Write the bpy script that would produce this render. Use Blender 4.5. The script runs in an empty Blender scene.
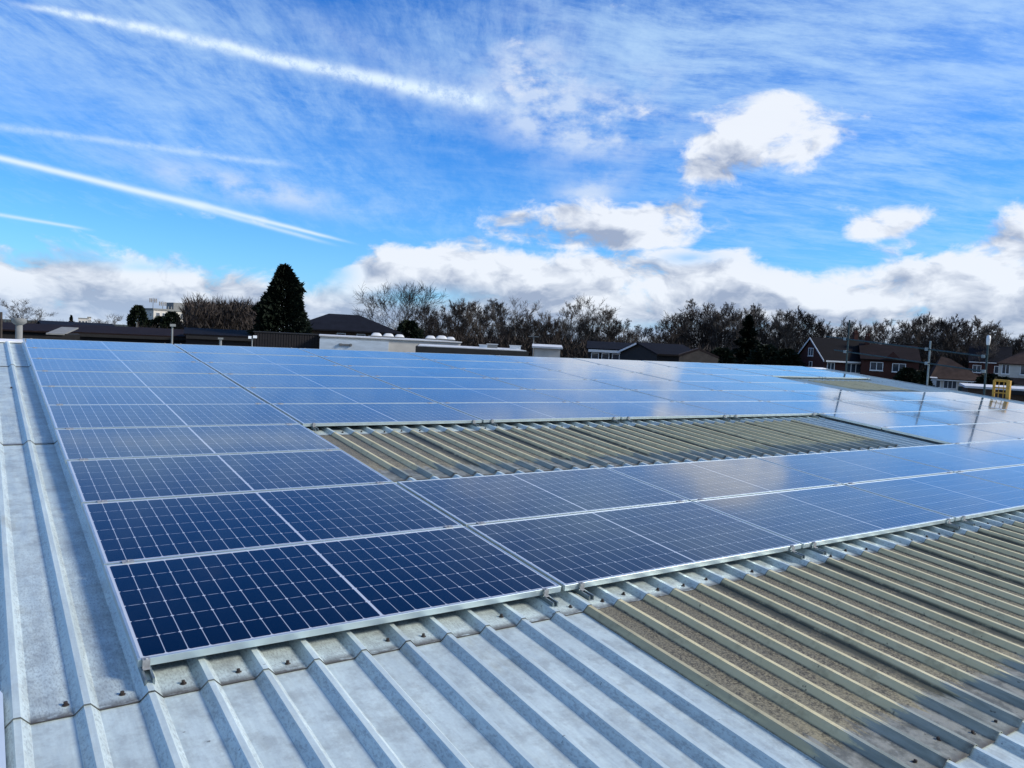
import bpy, bmesh, math, random
from mathutils import Vector, Matrix
PI = math.pi
scn = bpy.context.scene
# ------------------------------------------------------------------ camera
YAW, PIT, ROL, FPX = 0.6012, -0.055, 0.0488, 777.3
CAM = Vector((-0.5653, -3.5274, 1.4299))
TH = 0.0941                                   # roof pitch
cy, sy, cp, sp = math.cos(YAW), math.sin(YAW), math.cos(PIT), math.sin(PIT)
F = Vector((sy*cp, cy*cp, sp)); R0 = Vector((cy, -sy, 0)); U0 = R0.cross(F)
R = R0*math.cos(ROL) + U0*math.sin(ROL); U = -R0*math.sin(ROL) + U0*math.cos(ROL)
cam = bpy.data.cameras.new('camera'); co = bpy.data.objects.new('camera', cam)
scn.collection.objects.link(co)
m = Matrix((R, U, -F)).transposed().to_4x4(); m.translation = CAM; co.matrix_world = m
cam.sensor_width = 36; cam.lens = FPX*36/1024; cam.clip_start = .05; cam.clip_end = 5000
scn.camera = co
# ------------------------------------------------------------------ look
vs = scn.view_settings
scn.display_settings.display_device = 'sRGB'
vs.view_transform = 'Standard'; vs.look = 'None'; vs.gamma = 1; vs.exposure = 0.6; vs.use_curve_mapping = False
SUN_AZ, SUN_EL = math.radians(128), math.radians(30)   # clockwise from +Y
sd = Vector((math.sin(SUN_AZ)*math.cos(SUN_EL), math.cos(SUN_AZ)*math.cos(SUN_EL), math.sin(SUN_EL)))
sl = bpy.data.lights.new('sun', 'SUN'); sl.energy = 3.1; sl.angle = math.radians(12.0); sl.color = (1, .93, .82)
so = bpy.data.objects.new('sun', sl); so.rotation_euler = sd.to_track_quat('Z', 'Y').to_euler(); so.location = (30, -30, 40)
scn.collection.objects.link(so)

# ------------------------------------------------------------------ node helper
class NT:
    def __init__(s, tree): s.t = tree; s.n = tree.nodes; s.l = tree.links
    def new(s, ty, **kw):
        nd = s.n.new(ty)
        for k, v in kw.items(): setattr(nd, k, v)
        return nd
    def put(s, sock, v):
        if v is None: return
        if isinstance(v, bpy.types.NodeSocket): s.l.new(v, sock)
        else:
            if isinstance(v, (tuple, list)) and len(v) == 3 and sock.type == 'RGBA': v = (*v, 1)
            sock.default_value = v
    def m(s, op, a, b=None, c=None, clamp=False):
        nd = s.new('ShaderNodeMath', operation=op, use_clamp=clamp)
        for i, v in enumerate((a, b, c)): s.put(nd.inputs[i], v)
        return nd.outputs[0]
    def add(s, a, b): return s.m('ADD', a, b)
    def sub(s, a, b): return s.m('SUBTRACT', a, b)
    def mul(s, a, b): return s.m('MULTIPLY', a, b)
    def mx(s, a, b): return s.m('MAXIMUM', a, b)
    def mn(s, a, b): return s.m('MINIMUM', a, b)
    def step(s, x, a, b, t0=0., t1=1., smooth=True):
        nd = s.new('ShaderNodeMapRange', interpolation_type='SMOOTHSTEP' if smooth else 'LINEAR')
        for i, v in enumerate((x, a, b, t0, t1)): s.put(nd.inputs[i], v)
        return nd.outputs[0]
    def mix(s, f, a, b, mode='MIX'):
        nd = s.new('ShaderNodeMix', data_type='RGBA', blend_type=mode)
        s.put(nd.inputs[0], f); s.put(nd.inputs[6], a); s.put(nd.inputs[7], b)
        return nd.outputs[2]
    def noise(s, vec, scale, detail=4, rough=.55, dist=0., col=False):
        nd = s.new('ShaderNodeTexNoise')
        s.put(nd.inputs['Vector'], vec); nd.inputs['Scale'].default_value = scale
        nd.inputs['Detail'].default_value = detail; nd.inputs['Roughness'].default_value = rough
        nd.inputs['Distortion'].default_value = dist
        return nd.outputs['Color' if col else 'Fac']
    def map(s, vec, loc=(0,0,0), rot=(0,0,0), scale=(1,1,1)):
        nd = s.new('ShaderNodeMapping'); s.put(nd.inputs[0], vec)
        nd.inputs[1].default_value = loc; nd.inputs[2].default_value = rot; nd.inputs[3].default_value = scale
        return nd.outputs[0]
    def xyz(s, vec):
        nd = s.new('ShaderNodeSeparateXYZ'); s.put(nd.inputs[0], vec); return nd.outputs
    def cmb(s, x, y, z):
        nd = s.new('ShaderNodeCombineXYZ')
        for i, v in enumerate((x, y, z)): s.put(nd.inputs[i], v)
        return nd.outputs[0]
    def vm(s, op, a, b):
        nd = s.new('ShaderNodeVectorMath', operation=op); s.put(nd.inputs[0], a); s.put(nd.inputs[1], b)
        return nd.outputs['Value' if op in ('DOT_PRODUCT', 'LENGTH') else 'Vector']

def ray(x, y):
    d = F*FPX + R*(x-512) - U*(y-384); return d.normalized()
def azel(x, y):
    d = ray(x, y); return math.degrees(math.atan2(d.x, d.y)), math.degrees(math.asin(d.z))

# ------------------------------------------------------------------ sky
world = bpy.data.worlds.new('World'); scn.world = world; world.use_nodes = True
w = NT(world.node_tree); w.n.clear()
world.cycles.sampling_method = 'MANUAL'; world.cycles.sample_map_resolution = 256
geo = w.new('ShaderNodeTexCoord').outputs['Generated']
nrm = w.vm('NORMALIZE', geo, None)
X, Y, Z = w.xyz(nrm)
DEG = 180/PI
AZ = w.mul(w.m('ARCTAN2', X, Y), DEG)
EL = w.mul(w.m('ARCSINE', Z), DEG)
sky = w.new('ShaderNodeTexSky', sky_type='NISHITA', sun_disc=False)
sky.sun_elevation = SUN_EL; sky.sun_rotation = SUN_AZ; sky.air_density = 1.0; sky.dust_density = .3; sky.ozone_density = 2.5
hs = w.new('ShaderNodeHueSaturation'); hs.inputs['Saturation'].default_value = 1.35; hs.inputs['Value'].default_value = 1.0
w.put(hs.inputs['Color'], sky.outputs[0])
base = w.mix(1.0, hs.outputs[0], (.42, .80, 1.25), 'MULTIPLY')
# paler towards the horizon
hz = w.m('EXPONENT', w.mul(w.mx(EL, 0.), -.20))
base = w.mix(w.mul(hz, .70), base, (1.9, 4.1, 6.9))
# cirrus: streaky veils on a high plane
zc = w.mx(w.add(Z, .12), .05)
PX = w.m('DIVIDE', X, zc); PY = w.m('DIVIDE', Y, zc)
pl = w.cmb(PX, PY, 0.)
warp = w.noise(pl, .9, 3, .5, 0, True)
plw = w.vm('ADD', pl, w.vm('SCALE', warp, None))
sc = plw.node; sc_in = sc.inputs[1].links[0].from_node; sc_in.inputs['Scale'].default_value = .30
def streak(ang, stretch, scale, detail=6, rough=.6, off=(0,0,0)):
    return w.noise(w.map(w.map(plw, rot=(0,0,ang)), loc=off, scale=(1, stretch, 1)), scale, detail, rough)
def gauss(a, e, ra, re, tilt=0.):
    da, de = w.sub(AZ, a), w.sub(EL, e)
    if tilt:
        c, s_ = math.cos(tilt), math.sin(tilt)
        da, de = w.add(w.mul(da, c), w.mul(de, s_)), w.sub(w.mul(de, c), w.mul(da, s_))
    q = w.add(w.mul(da, w.mul(da, 1/ra**2)), w.mul(de, w.mul(de, 1/re**2)))
    return w.m('EXPONENT', w.mul(q, -1.))
def gpix(x, y, rx, ry, tilt=0.):
    a, e = azel(x, y)
    k = .0737*FPX/777.3*(math.cos(math.radians(e)))
    return gauss(a, e, rx*k/max(.5, math.cos(math.radians(e))), ry*k, -tilt+ .05)
def total(lst):
    o = None
    for wt, g in lst:
        g = w.mul(g, wt) if wt != 1 else g
        o = g if o is None else w.add(o, g)
    return o
s1 = streak(math.radians(-54), 3.0, 2.6, 10, .72)
s2 = streak(math.radians(26), 2.6, 2.8, 10, .72, (7, 3, 0))
s3 = streak(math.radians(10), 1.3, .55, 3, .5, (2, 5, 0))
cov = w.step(s3, .34, .64)
cirA = w.mul(w.step(s1, .34, .86), w.add(w.mul(cov, .8), .20))
cirB = w.mul(w.step(s2, .34, .78), w.add(w.mul(cov, .5), .45))
veil = total([(.8, gpix(190, 95, 230, 70, .3)), (.6, gpix(560, 40, 260, 70)), (1.0, gpix(930, 110, 200, 95, -.1)), (.7, gpix(860, 30, 220, 60)), (.6, gpix(60, 50, 180, 80))])
hi = w.step(EL, 24., 34., 1., .3)
rip = w.mix(w.step(AZ, 26., 50.), w.step(s1, .3, .7, .45, 1.2, False), w.step(s2, .3, .7, .45, 1.2, False))
cir = w.mul(w.mul(w.add(w.mul(cirA, w.step(AZ, 30., 52., .85, .2)), w.mul(cirB, w.step(AZ, 24., 48., .25, .95))), 1.35), w.mn(w.add(w.mul(veil, .9), .12), 1.))
cir = w.add(cir, w.mul(w.mul(veil, .30), rip))
cir = w.mul(cir, hi)
cir = w.mul(w.sub(cir, .08), w.step(w.noise(w.map(plw, rot=(0, 0, math.radians(20)), scale=(1, 1.8, 1)), 9, 6, .65), .25, .75, .62, 1.25, False))
cir = w.mx(cir, 0.)
# veils of uniform thin cloud
thin = total([(.9, gpix(250, 188, 100, 13, .12)), (1.3, gpix(525, 80, 40, 44, .6)), (1.5, gpix(605, 120, 64, 32, -.1)), (.9, gpix(585, 195, 40, 15, -.3)), (.35, gpix(430, 95, 60, 20, .2))])
thin = w.mul(thin, w.step(w.noise(w.map(nrm, scale=(1, 1, 1.8)), 13, 8, .62), .34, .66))
base = w.mix(w.mul(w.sub(1., w.m('EXPONENT', w.mul(cir, -1.45))), .82), base, (3.75, 5.3, 6.9))
base = w.mix(w.mn(w.mul(thin, 1.0), .8), base, (4.3, 5.1, 6.4))
back = w.step(w.vm('DOT_PRODUCT', nrm, (-F.x*.9, -F.y*.9, .35)), -.12, .45)  # unseen pale cloud added behind the camera to soften and whiten the fill
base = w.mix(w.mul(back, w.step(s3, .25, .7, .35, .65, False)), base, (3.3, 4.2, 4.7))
# contrails: bands along great circles
TW = w.noise(nrm, 14, 4, .6); TF = w.noise(nrm, 60, 5, .7)
def trail(p0, p1, w0, w1, dens, nscale=30, fade=(1.5, 4.), rag=.5, fluff=(.3, .6)):
    d0, d1 = ray(*p0), ray(*p1)
    n_ = d0.cross(d1).normalized()
    t_ = (d1 - d0*(d1.dot(d0))).normalized()
    L = math.degrees(math.acos(max(-1, min(1, d0.dot(d1)))))
    off = w.mul(w.m('ARCSINE', w.vm('DOT_PRODUCT', nrm, tuple(n_))), DEG)
    wob = w.mul(w.sub(TW, .5), rag)
    off = w.m('ABSOLUTE', w.add(off, wob))
    al = w.mul(w.m('ARCTAN2', w.vm('DOT_PRODUCT', nrm, tuple(t_)), w.vm('DOT_PRODUCT', nrm, tuple(d0))), DEG)
    tt = w.m('DIVIDE', al, L)
    wd = w.add(w0, w.mul(w.mn(w.mx(tt, 0.), 1.2), w1-w0))
    g = w.m('EXPONENT', w.mul(w.m('POWER', w.m('DIVIDE', off, wd), 2.), -1.))
    fl = w.step(TF, fluff[0], fluff[1], .35, 1.)
    ends = w.mul(w.step(al, -fade[0], fade[0]), w.sub(1., w.step(al, L-fade[1], L+fade[1]*.3)))
    front = w.step(w.vm('DOT_PRODUCT', nrm, tuple(d0)), .2, .4)
    return w.mul(w.mul(w.mul(g, fl), w.mul(ends, front)), dens)
trs = [trail((30, 6), (500, 106), .20, .62, 1.05, 34, (2, 2.0), .9, (.30, .62)),
       trail((-20, 124), (310, 168), .24, .18, .42, 60, (1.5, 4), .3),
       trail((-30, 151), (215, 209), .17, .24, .95, 26, (1.5, 1.0), .12, (.05, .3)),
       trail((195, 203), (352, 243), .20, .09, .85, 26, (1.5, 3.0), .10, (.05, .3)),
       trail((205, 209), (335, 245), .16, .12, .55, 26, (1.5, 3.0), .12, (.1, .4)),
       trail((-30, 210), (92, 230), .12, .09, .62, 30, (1.5, 1.5), .08, (.05, .4)),
       trail((300, 20), (520, 110), .9, 1.2, .18, 20, (3, 3), 1.2)]
for t_ in trs: base = w.mix(w.mn(t_, 1.), base, (5.0, 6.0, 7.0))
# cumulus
cv = w.map(nrm, scale=(1, 1, 1.9))
wn = w.noise(cv, 7, 3, .5, 0, True)
def shift(vec, off): return w.vm('ADD', vec, off)
warpv = w.vm('SCALE', w.vm('SUBTRACT', wn, (.5, .5, .5)), None); warpv.node.inputs['Scale'].default_value = .10
cvw = w.vm('ADD', cv, warpv)
nA = w.noise(cvw, 10, 10, .57)
rt = R0 * .018
lit_off = (sd.x*.012 + rt.x*.2, sd.y*.012 + rt.y*.2, .036)
nB = w.noise(w.vm('ADD', cvw, lit_off), 10, 5, .55)
nC = w.noise(w.vm('ADD', cvw, (3.1, 1.7, .4)), 26, 8, .66)
cum = total([(1.0, gpix(758, 142, 66, 36, .05)), (.5, gpix(808, 128, 36, 24)), (.5, gpix(712, 165, 36, 24)), (.5, gpix(778, 106, 30, 20)),
             (1.2, gpix(535, 228, 56, 18)), (1.2, gpix(628, 230, 76, 24)), (1.0, gpix(696, 222, 42, 20)), (.35, gpix(580, 198, 42, 15, -.3)),
             (.95, gpix(884, 226, 44, 15, -.2)), (.4, gpix(850, 210, 34, 16)), (.50, gpix(640, 125, 34, 30)), (.42, gpix(540, 80, 40, 40)),
             (.5, gpix(100, 262, 130, 8))])
# top line of the cloud bank: elevation against azimuth
fc = w.new('ShaderNodeFloatCurve')
pts_ = [(-60, 240), (0, 240), (70, 246), (150, 250), (215, 266), (262, 282), (300, 292), (330, 280), (352, 262), (380, 247), (420, 240), (470, 236),
        (515, 245), (570, 250), (640, 246), (690, 243), (740, 250), (790, 266), (850, 252), (905, 245), (945, 243), (985, 222), (1030, 206), (1090, 215)]
A0, A1 = -120., 200.
cm = fc.mapping; cu = cm.curves[0]
pl_ = [(( -120-A0)/(A1-A0), 6/40.), ((-60-A0)/(A1-A0), 9/40.)] + [((azel(x, y)[0]-A0)/(A1-A0), azel(x, y)[1]/40.) for x, y in pts_] + [((110-A0)/(A1-A0), 9/40.), ((150-A0)/(A1-A0), 12/40.), ((200-A0)/(A1-A0), 7/40.)]
for i, p in enumerate(pl_):
    if i < 2: cu.points[i].location = p if i == 0 else p
    else: cu.points.new(*p)
cm.update()
w.put(fc.inputs['Value'], w.m('DIVIDE', w.sub(AZ, A0), A1-A0))
top = w.mul(fc.outputs[0], 40.)
above = w.sub(top, EL)                       # degrees below the top line
bank = w.step(above, -1.3, 1.6, 0., 1., False)
M = w.mx(w.mn(w.mul(cum, 1.1), .92), w.mul(bank, 1.25))
dn = w.add(M, w.mul(w.sub(nA, .5), 2.9))
dn = w.add(dn, w.mul(w.sub(nC, .5), .95))
dens = w.step(dn, .46, 1.02)
# blue gaps low in the bank
gap = total([(1., gpix(425, 298, 46, 9)), (.75, gpix(330, 275, 22, 16)), (.5, gpix(75, 258, 70, 4)), (.55, gpix(160, 268, 40, 4)), (.5, gpix(645, 326, 60, 4)), (.6, gpix(690, 258, 26, 6)), (.7, gpix(830, 262, 40, 6))])
dens = w.mul(dens, w.sub(1., w.mn(w.mul(gap, w.step(nC, .3, .6, .6, 1.1)), 1.)))
relief = w.mul(w.sub(nA, nB), 5.2)
edge = w.step(dn, .5, 2.1, .36, -.20, False)
low = w.step(above, .8, 5.5, .22, -.36)
sh = w.add(w.add(w.add(.50, relief), edge), w.mul(low, w.step(bank, .5, 1.)))
sh = w.add(sh, w.mul(w.sub(nC, .5), .75))
sh = w.add(sh, w.mul(gpix(765, 122, 60, 24), .4)); sh = w.sub(sh, w.mul(gpix(720, 168, 50, 22), .35)); sh = w.sub(sh, w.mul(gpix(575, 236, 70, 10), .3))
# right side brighter, left side greyer
sh = w.add(sh, w.step(AZ, 10., 60., -.08, .22, False))
sh = w.mn(w.mx(sh, 0.), 1.)
ccol = w.mix(sh, (2.35, 2.8, 3.8), (5.8, 6.1, 6.6))
col = w.mix(w.mul(dens, .96), base, ccol)
# pale horizon haze in front of the clouds
hz2 = w.m('EXPONENT', w.mul(w.m('POWER', w.m('DIVIDE', w.mx(EL, 0.), 1.9), 2.), -1.))
col = w.mix(w.mul(hz2, .42), col, (2.9, 4.0, 5.6))
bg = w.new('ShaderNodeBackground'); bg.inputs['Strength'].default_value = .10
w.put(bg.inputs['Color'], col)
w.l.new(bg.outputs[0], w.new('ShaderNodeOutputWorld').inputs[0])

# ------------------------------------------------------------------ object helpers
C = scn.collection
class MB:
    """collects shapes and links them as one mesh object"""
    def __init__(s): s.v = []; s.f = []
    def add(s, vs_, fs):
        n = len(s.v); s.v += [tuple(p) for p in vs_]; s.f += [tuple(i+n for i in f) for f in fs]; return s
    def box(s, x0, x1, y0, y1, z0, z1, M=None):
        p = [Vector((x, y, z)) for z in (z0, z1) for y in (y0, y1) for x in (x0, x1)]
        if M: p = [M @ q for q in p]
        return s.add(p, [(0,2,3,1), (4,5,7,6), (0,1,5,4), (2,6,7,3), (0,4,6,2), (1,3,7,5)])
    def prism(s, poly, a, b, fn):
        """poly: 2-D outline; fn(p, t) -> 3-D; t is a then b"""
        n = len(poly)
        return s.add([fn(p, a) for p in poly]+[fn(p, b) for p in poly],
              [tuple(range(n))[::-1], tuple(range(n, 2*n))]+[(i, (i+1) % n, n+(i+1) % n, n+i) for i in range(n)])
    def tube(s, p, q, r0, r1=None, n=8, cap=True):
        p, q = Vector(p), Vector(q); r1 = r0 if r1 is None else r1
        d = (q-p); 
        if d.length < 1e-6: return s
        d.normalize(); a = d.orthogonal().normalized(); b = d.cross(a)
        vs_ = [p+(a*math.cos(2*PI*i/n)+b*math.sin(2*PI*i/n))*r0 for i in range(n)]+[q+(a*math.cos(2*PI*i/n)+b*math.sin(2*PI*i/n))*r1 for i in range(n)]
        fs = [(i, (i+1) % n, n+(i+1) % n, n+i) for i in range(n)]
        if cap: fs += [tuple(range(n))[::-1], tuple(range(n, 2*n))]
        return s.add(vs_, fs)
    def lathe(s, prof, c, n=16):
        k = len(prof); vs_ = [(c[0]+r*math.cos(2*PI*i/n), c[1]+r*math.sin(2*PI*i/n), c[2]+z) for i in range(n) for r, z in prof]
        fs = [(i*k+j, ((i+1) % n)*k+j, ((i+1) % n)*k+j+1, i*k+j+1) for i in range(n) for j in range(k-1)]
        return s.add(vs_, fs)
    def build(s, name, mat, parent=None, smooth=False):
        me = bpy.data.meshes.new(name); me.from_pydata(s.v, [], s.f); me.update()
        if mat: me.materials.append(mat)
        if smooth:
            for p in me.polygons: p.use_smooth = True
        o = bpy.data.objects.new(name, me); C.objects.link(o)
        if parent: o.parent = parent
        return o
def empty(name, loc=(0,0,0), rot=(0,0,0)):
    o = bpy.data.objects.new(name, None); C.objects.link(o); o.location = loc; o.rotation_euler = rot
    o.empty_display_size = .3; return o
def tag(o, label=None, cat=None, group=None, kind=None):
    if label: o['label'] = label
    if cat: o['category'] = cat
    if group: o['group'] = group
    if kind: o['kind'] = kind
    return o
def copy_tree(o, parent=None):
    c = o.copy(); C.objects.link(c)
    if parent: c.parent = parent
    for ch in list(o.children): copy_tree(ch, c)
    return c
CT, ST = math.cos(TH), math.sin(TH)
def S(u, v, h=0.): return Vector((u, v*CT-h*ST, v*ST+h*CT))     # roof plane -> world
GZ = -3.9                                                        # ground level
HC = Vector((CAM.x, CAM.y))
def at(px, dist, py=None):
    """ground point seen in direction px at a horizontal distance; with py also the height there"""
    y = 330+px*.045 if py is None else py
    d = ray(px, y); k = dist/math.hypot(d.x, d.y)
    return Vector((CAM.x+d.x*k, CAM.y+d.y*k, CAM.z+d.z*k if py is not None else GZ))
def facing(px):                                                  # z-rotation so that local -Y looks at the viewer's side
    d = ray(px, 350); return math.atan2(d.y, d.x)-PI/2

# ------------------------------------------------------------------ materials
def mat(name, col=(.5,.5,.5), rough=.6, metal=0., var=.25, nscale=6., bump=0., spec=.5, coords='Object', stretch=(1,1,1)):
    M_ = bpy.data.materials.new(name); M_.use_nodes = True; t = NT(M_.node_tree)
    b = t.n['Principled BSDF']; tc = t.new('ShaderNodeTexCoord').outputs[coords]
    v = t.map(tc, scale=stretch)
    n1 = t.noise(v, nscale, 5, .6)
    f = t.step(n1, .3, .7, 1-var, 1+var, False)
    c = t.mix(1., t.cmb(f, f, f), col, 'MULTIPLY')
    t.put(b.inputs['Base Color'], c)
    b.inputs['Roughness'].default_value = rough; b.inputs['Metallic'].default_value = metal; b.inputs['Specular IOR Level'].default_value = spec
    if bump:
        bp = t.new('ShaderNodeBump'); bp.inputs['Strength'].default_value = bump; bp.inputs['Distance'].default_value = .02
        t.put(bp.inputs['Height'], t.noise(v, nscale*3, 4, .6)); t.put(b.inputs['Normal'], bp.outputs[0])
    return M_
MAT = {}
MAT['alu'] = mat('brushed_aluminium', (.54, .63, .64), .36, .7, .10, 8, 0)
MAT['clampm'] = mat('dull_clamp_metal', (.30, .31, .32), .6, .3, .3, 40)
MAT['steel'] = mat('dull_steel', (.20, .19, .18), .5, .6, .3, 40)
MAT['screw'] = mat('rusty_screw', (.035, .026, .022), .6, .2, .4, 60)
MAT['rubber'] = mat('black_washer', (.02, .02, .02), .7)
def metal_sheet():
    M_ = bpy.data.materials.new('weathered_galvanised_sheet'); M_.use_nodes = True; t = NT(M_.node_tree); b = t.n['Principled BSDF']
    tc = t.new('ShaderNodeTexCoord').outputs['Object']; x, y, z = t.xyz(tc)
    oi = t.new('ShaderNodeObjectInfo'); rnd = oi.outputs['Random']
    v = t.vm('ADD', tc, t.cmb(t.mul(rnd, 37.), t.mul(rnd, 91.), 0.))
    big = t.noise(v, 1.6, 4, .6)
    stre = t.noise(t.map(v, scale=(9, 1.1, 9)), 2.2, 6, .6)
    sp_ = t.noise(v, 60, 3, .6)
    scr = t.noise(t.map(v, rot=(0, 0, .8), scale=(14, 1.6, 5)), 5, 5, .7)
    val = t.add(t.add(t.mul(t.sub(big, .5), .30), t.mul(t.sub(stre, .5), .50)), t.mul(t.sub(sp_, .5), .24))
    val = t.add(t.add(val, t.mul(t.sub(scr, .5), .30)), t.add(.97, t.mul(t.sub(rnd, .5), .12)))
    c = t.mix(1., t.cmb(val, val, val), (.58, .672, .655), 'MULTIPLY')
    # warm grey grime in patches
    g = t.mul(t.step(t.noise(v, 2.6, 6, .65), .50, .74), t.step(stre, .35, .7))
    c = t.mix(t.mul(g, .62), c, (.33, .32, .25))
    # dirt settled in the foot of the ribs and the pans
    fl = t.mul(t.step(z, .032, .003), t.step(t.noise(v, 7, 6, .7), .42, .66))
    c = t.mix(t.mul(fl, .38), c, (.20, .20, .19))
    # oblique drip marks on the rib flanks
    dr = t.mul(t.mul(t.step(z, .0015, .006), t.step(z, .034, .028)), t.step(t.noise(t.map(v, rot=(0, 0, .5), scale=(26, 9, 6)), 5, 5, .7), .46, .64))
    c = t.mix(t.mul(dr, .45), c, (.17, .185, .20))
    # brown silt held back just above the lower edge
    la = t.mul(t.mul(t.step(y, .075, .0), t.step(z, .018, .004)), t.step(t.noise(t.map(v, scale=(1, 3, 1)), 9, 6, .7), .30, .52))
    c = t.mix(t.mul(la, .95), c, (.060, .042, .028))
    c = t.mix(t.mul(t.step(y, .005, .001), .85), c, (.05, .045, .04))  # sheet edge darkened: shadow of the lap painted into the colour
    # scattered black specks and scrapes
    spk = t.step(t.noise(t.map(v, scale=(1, 2.2, 1)), 19, 3, .5), .725, .765)
    c = t.mix(t.mul(spk, .7), c, (.06, .055, .05))
    t.put(b.inputs['Base Color'], c)
    b.inputs['Metallic'].default_value = .25
    t.put(b.inputs['Roughness'], t.step(stre, .3, .7, .38, .60, False))
    bp = t.new('ShaderNodeBump'); bp.inputs['Strength'].default_value = .35; bp.inputs['Distance'].default_value = .01
    t.put(bp.inputs['Height'], t.add(t.noise(v, 5, 3, .5), t.mul(sp_, .12))); t.put(b.inputs['Normal'], bp.outputs[0])
    return M_
MAT['sheet'] = metal_sheet()
def grp_sheet():
    M_ = bpy.data.materials.new('aged_fibreglass_rooflight'); M_.use_nodes = True; t = NT(M_.node_tree); b = t.n['Principled BSDF']
    tc = t.new('ShaderNodeTexCoord').outputs['Object']; x, y, z = t.xyz(tc)
    rnd = t.new('ShaderNodeObjectInfo').outputs['Random']
    v = t.vm('ADD', tc, t.cmb(t.mul(rnd, 37.), t.mul(rnd, 91.), 0.))
    stre = t.noise(t.map(v, scale=(7, 1.2, 7)), 2.0, 6, .62); fine = t.noise(v, 85, 4, .7); md = t.noise(v, 9, 6, .65)
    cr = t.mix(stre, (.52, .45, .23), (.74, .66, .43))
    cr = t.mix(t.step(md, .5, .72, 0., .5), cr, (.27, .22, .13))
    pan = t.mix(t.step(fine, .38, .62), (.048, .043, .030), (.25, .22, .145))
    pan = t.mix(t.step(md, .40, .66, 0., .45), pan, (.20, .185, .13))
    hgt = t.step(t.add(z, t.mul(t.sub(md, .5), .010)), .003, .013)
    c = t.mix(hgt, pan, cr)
    # green-black band in the last pan beside the side lap
    al = t.mul(t.mul(t.step(x, 4.42*.2335, 4.62*.2335), t.step(md, .25, .5)), t.step(z, .028, .012))
    c = t.mix(t.mul(al, .88), c, (.040, .045, .034))
    al2 = t.mul(t.step(x, .45*.2335, .1*.2335), t.step(stre, .3, .6))
    c = t.mix(t.mul(al2, .45), c, (.13, .13, .10))
    # bared grey-green lower end
    edge = t.add(.36, t.mul(t.sub(t.noise(t.map(v, scale=(9, 1, 9)), 3, 6, .65), .5), .7))
    lo = t.step(t.sub(edge, y), -.02, .06)
    lc = t.mix(t.step(stre, .3, .7), (.17, .20, .18), (.34, .37, .33))
    lc = t.mix(t.step(z, .012, .003), lc, t.mix(t.step(md, .4, .6), (.085, .085, .075), (.25, .25, .225)))
    c = t.mix(t.mul(lo, .92), c, lc)
    ch = t.mul(t.mul(t.step(y, .45, .1), t.step(z, .01, .002)), t.step(t.noise(v, 13, 5, .6), .60, .66))
    c = t.mix(t.mul(ch, .7), c, (.42, .44, .42))
    rs = t.mul(t.step(y, .05, .0), t.step(md, .35, .55))
    c = t.mix(t.mul(rs, .8), c, (.07, .055, .04))
    spk = t.step(t.noise(v, 24, 3, .5), .70, .75)
    c = t.mix(t.mul(spk, .7), c, (.05, .045, .04))
    t.put(b.inputs['Base Color'], c); b.inputs['Roughness'].default_value = .52; b.inputs['Specular IOR Level'].default_value = .35
    bp = t.new('ShaderNodeBump'); bp.inputs['Strength'].default_value = .5; bp.inputs['Distance'].default_value = .006
    t.put(bp.inputs['Height'], t.add(md, t.mul(fine, .5))); t.put(b.inputs['Normal'], bp.outputs[0])
    return M_
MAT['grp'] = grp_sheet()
PW, PH = 2.278, 1.134
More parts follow.
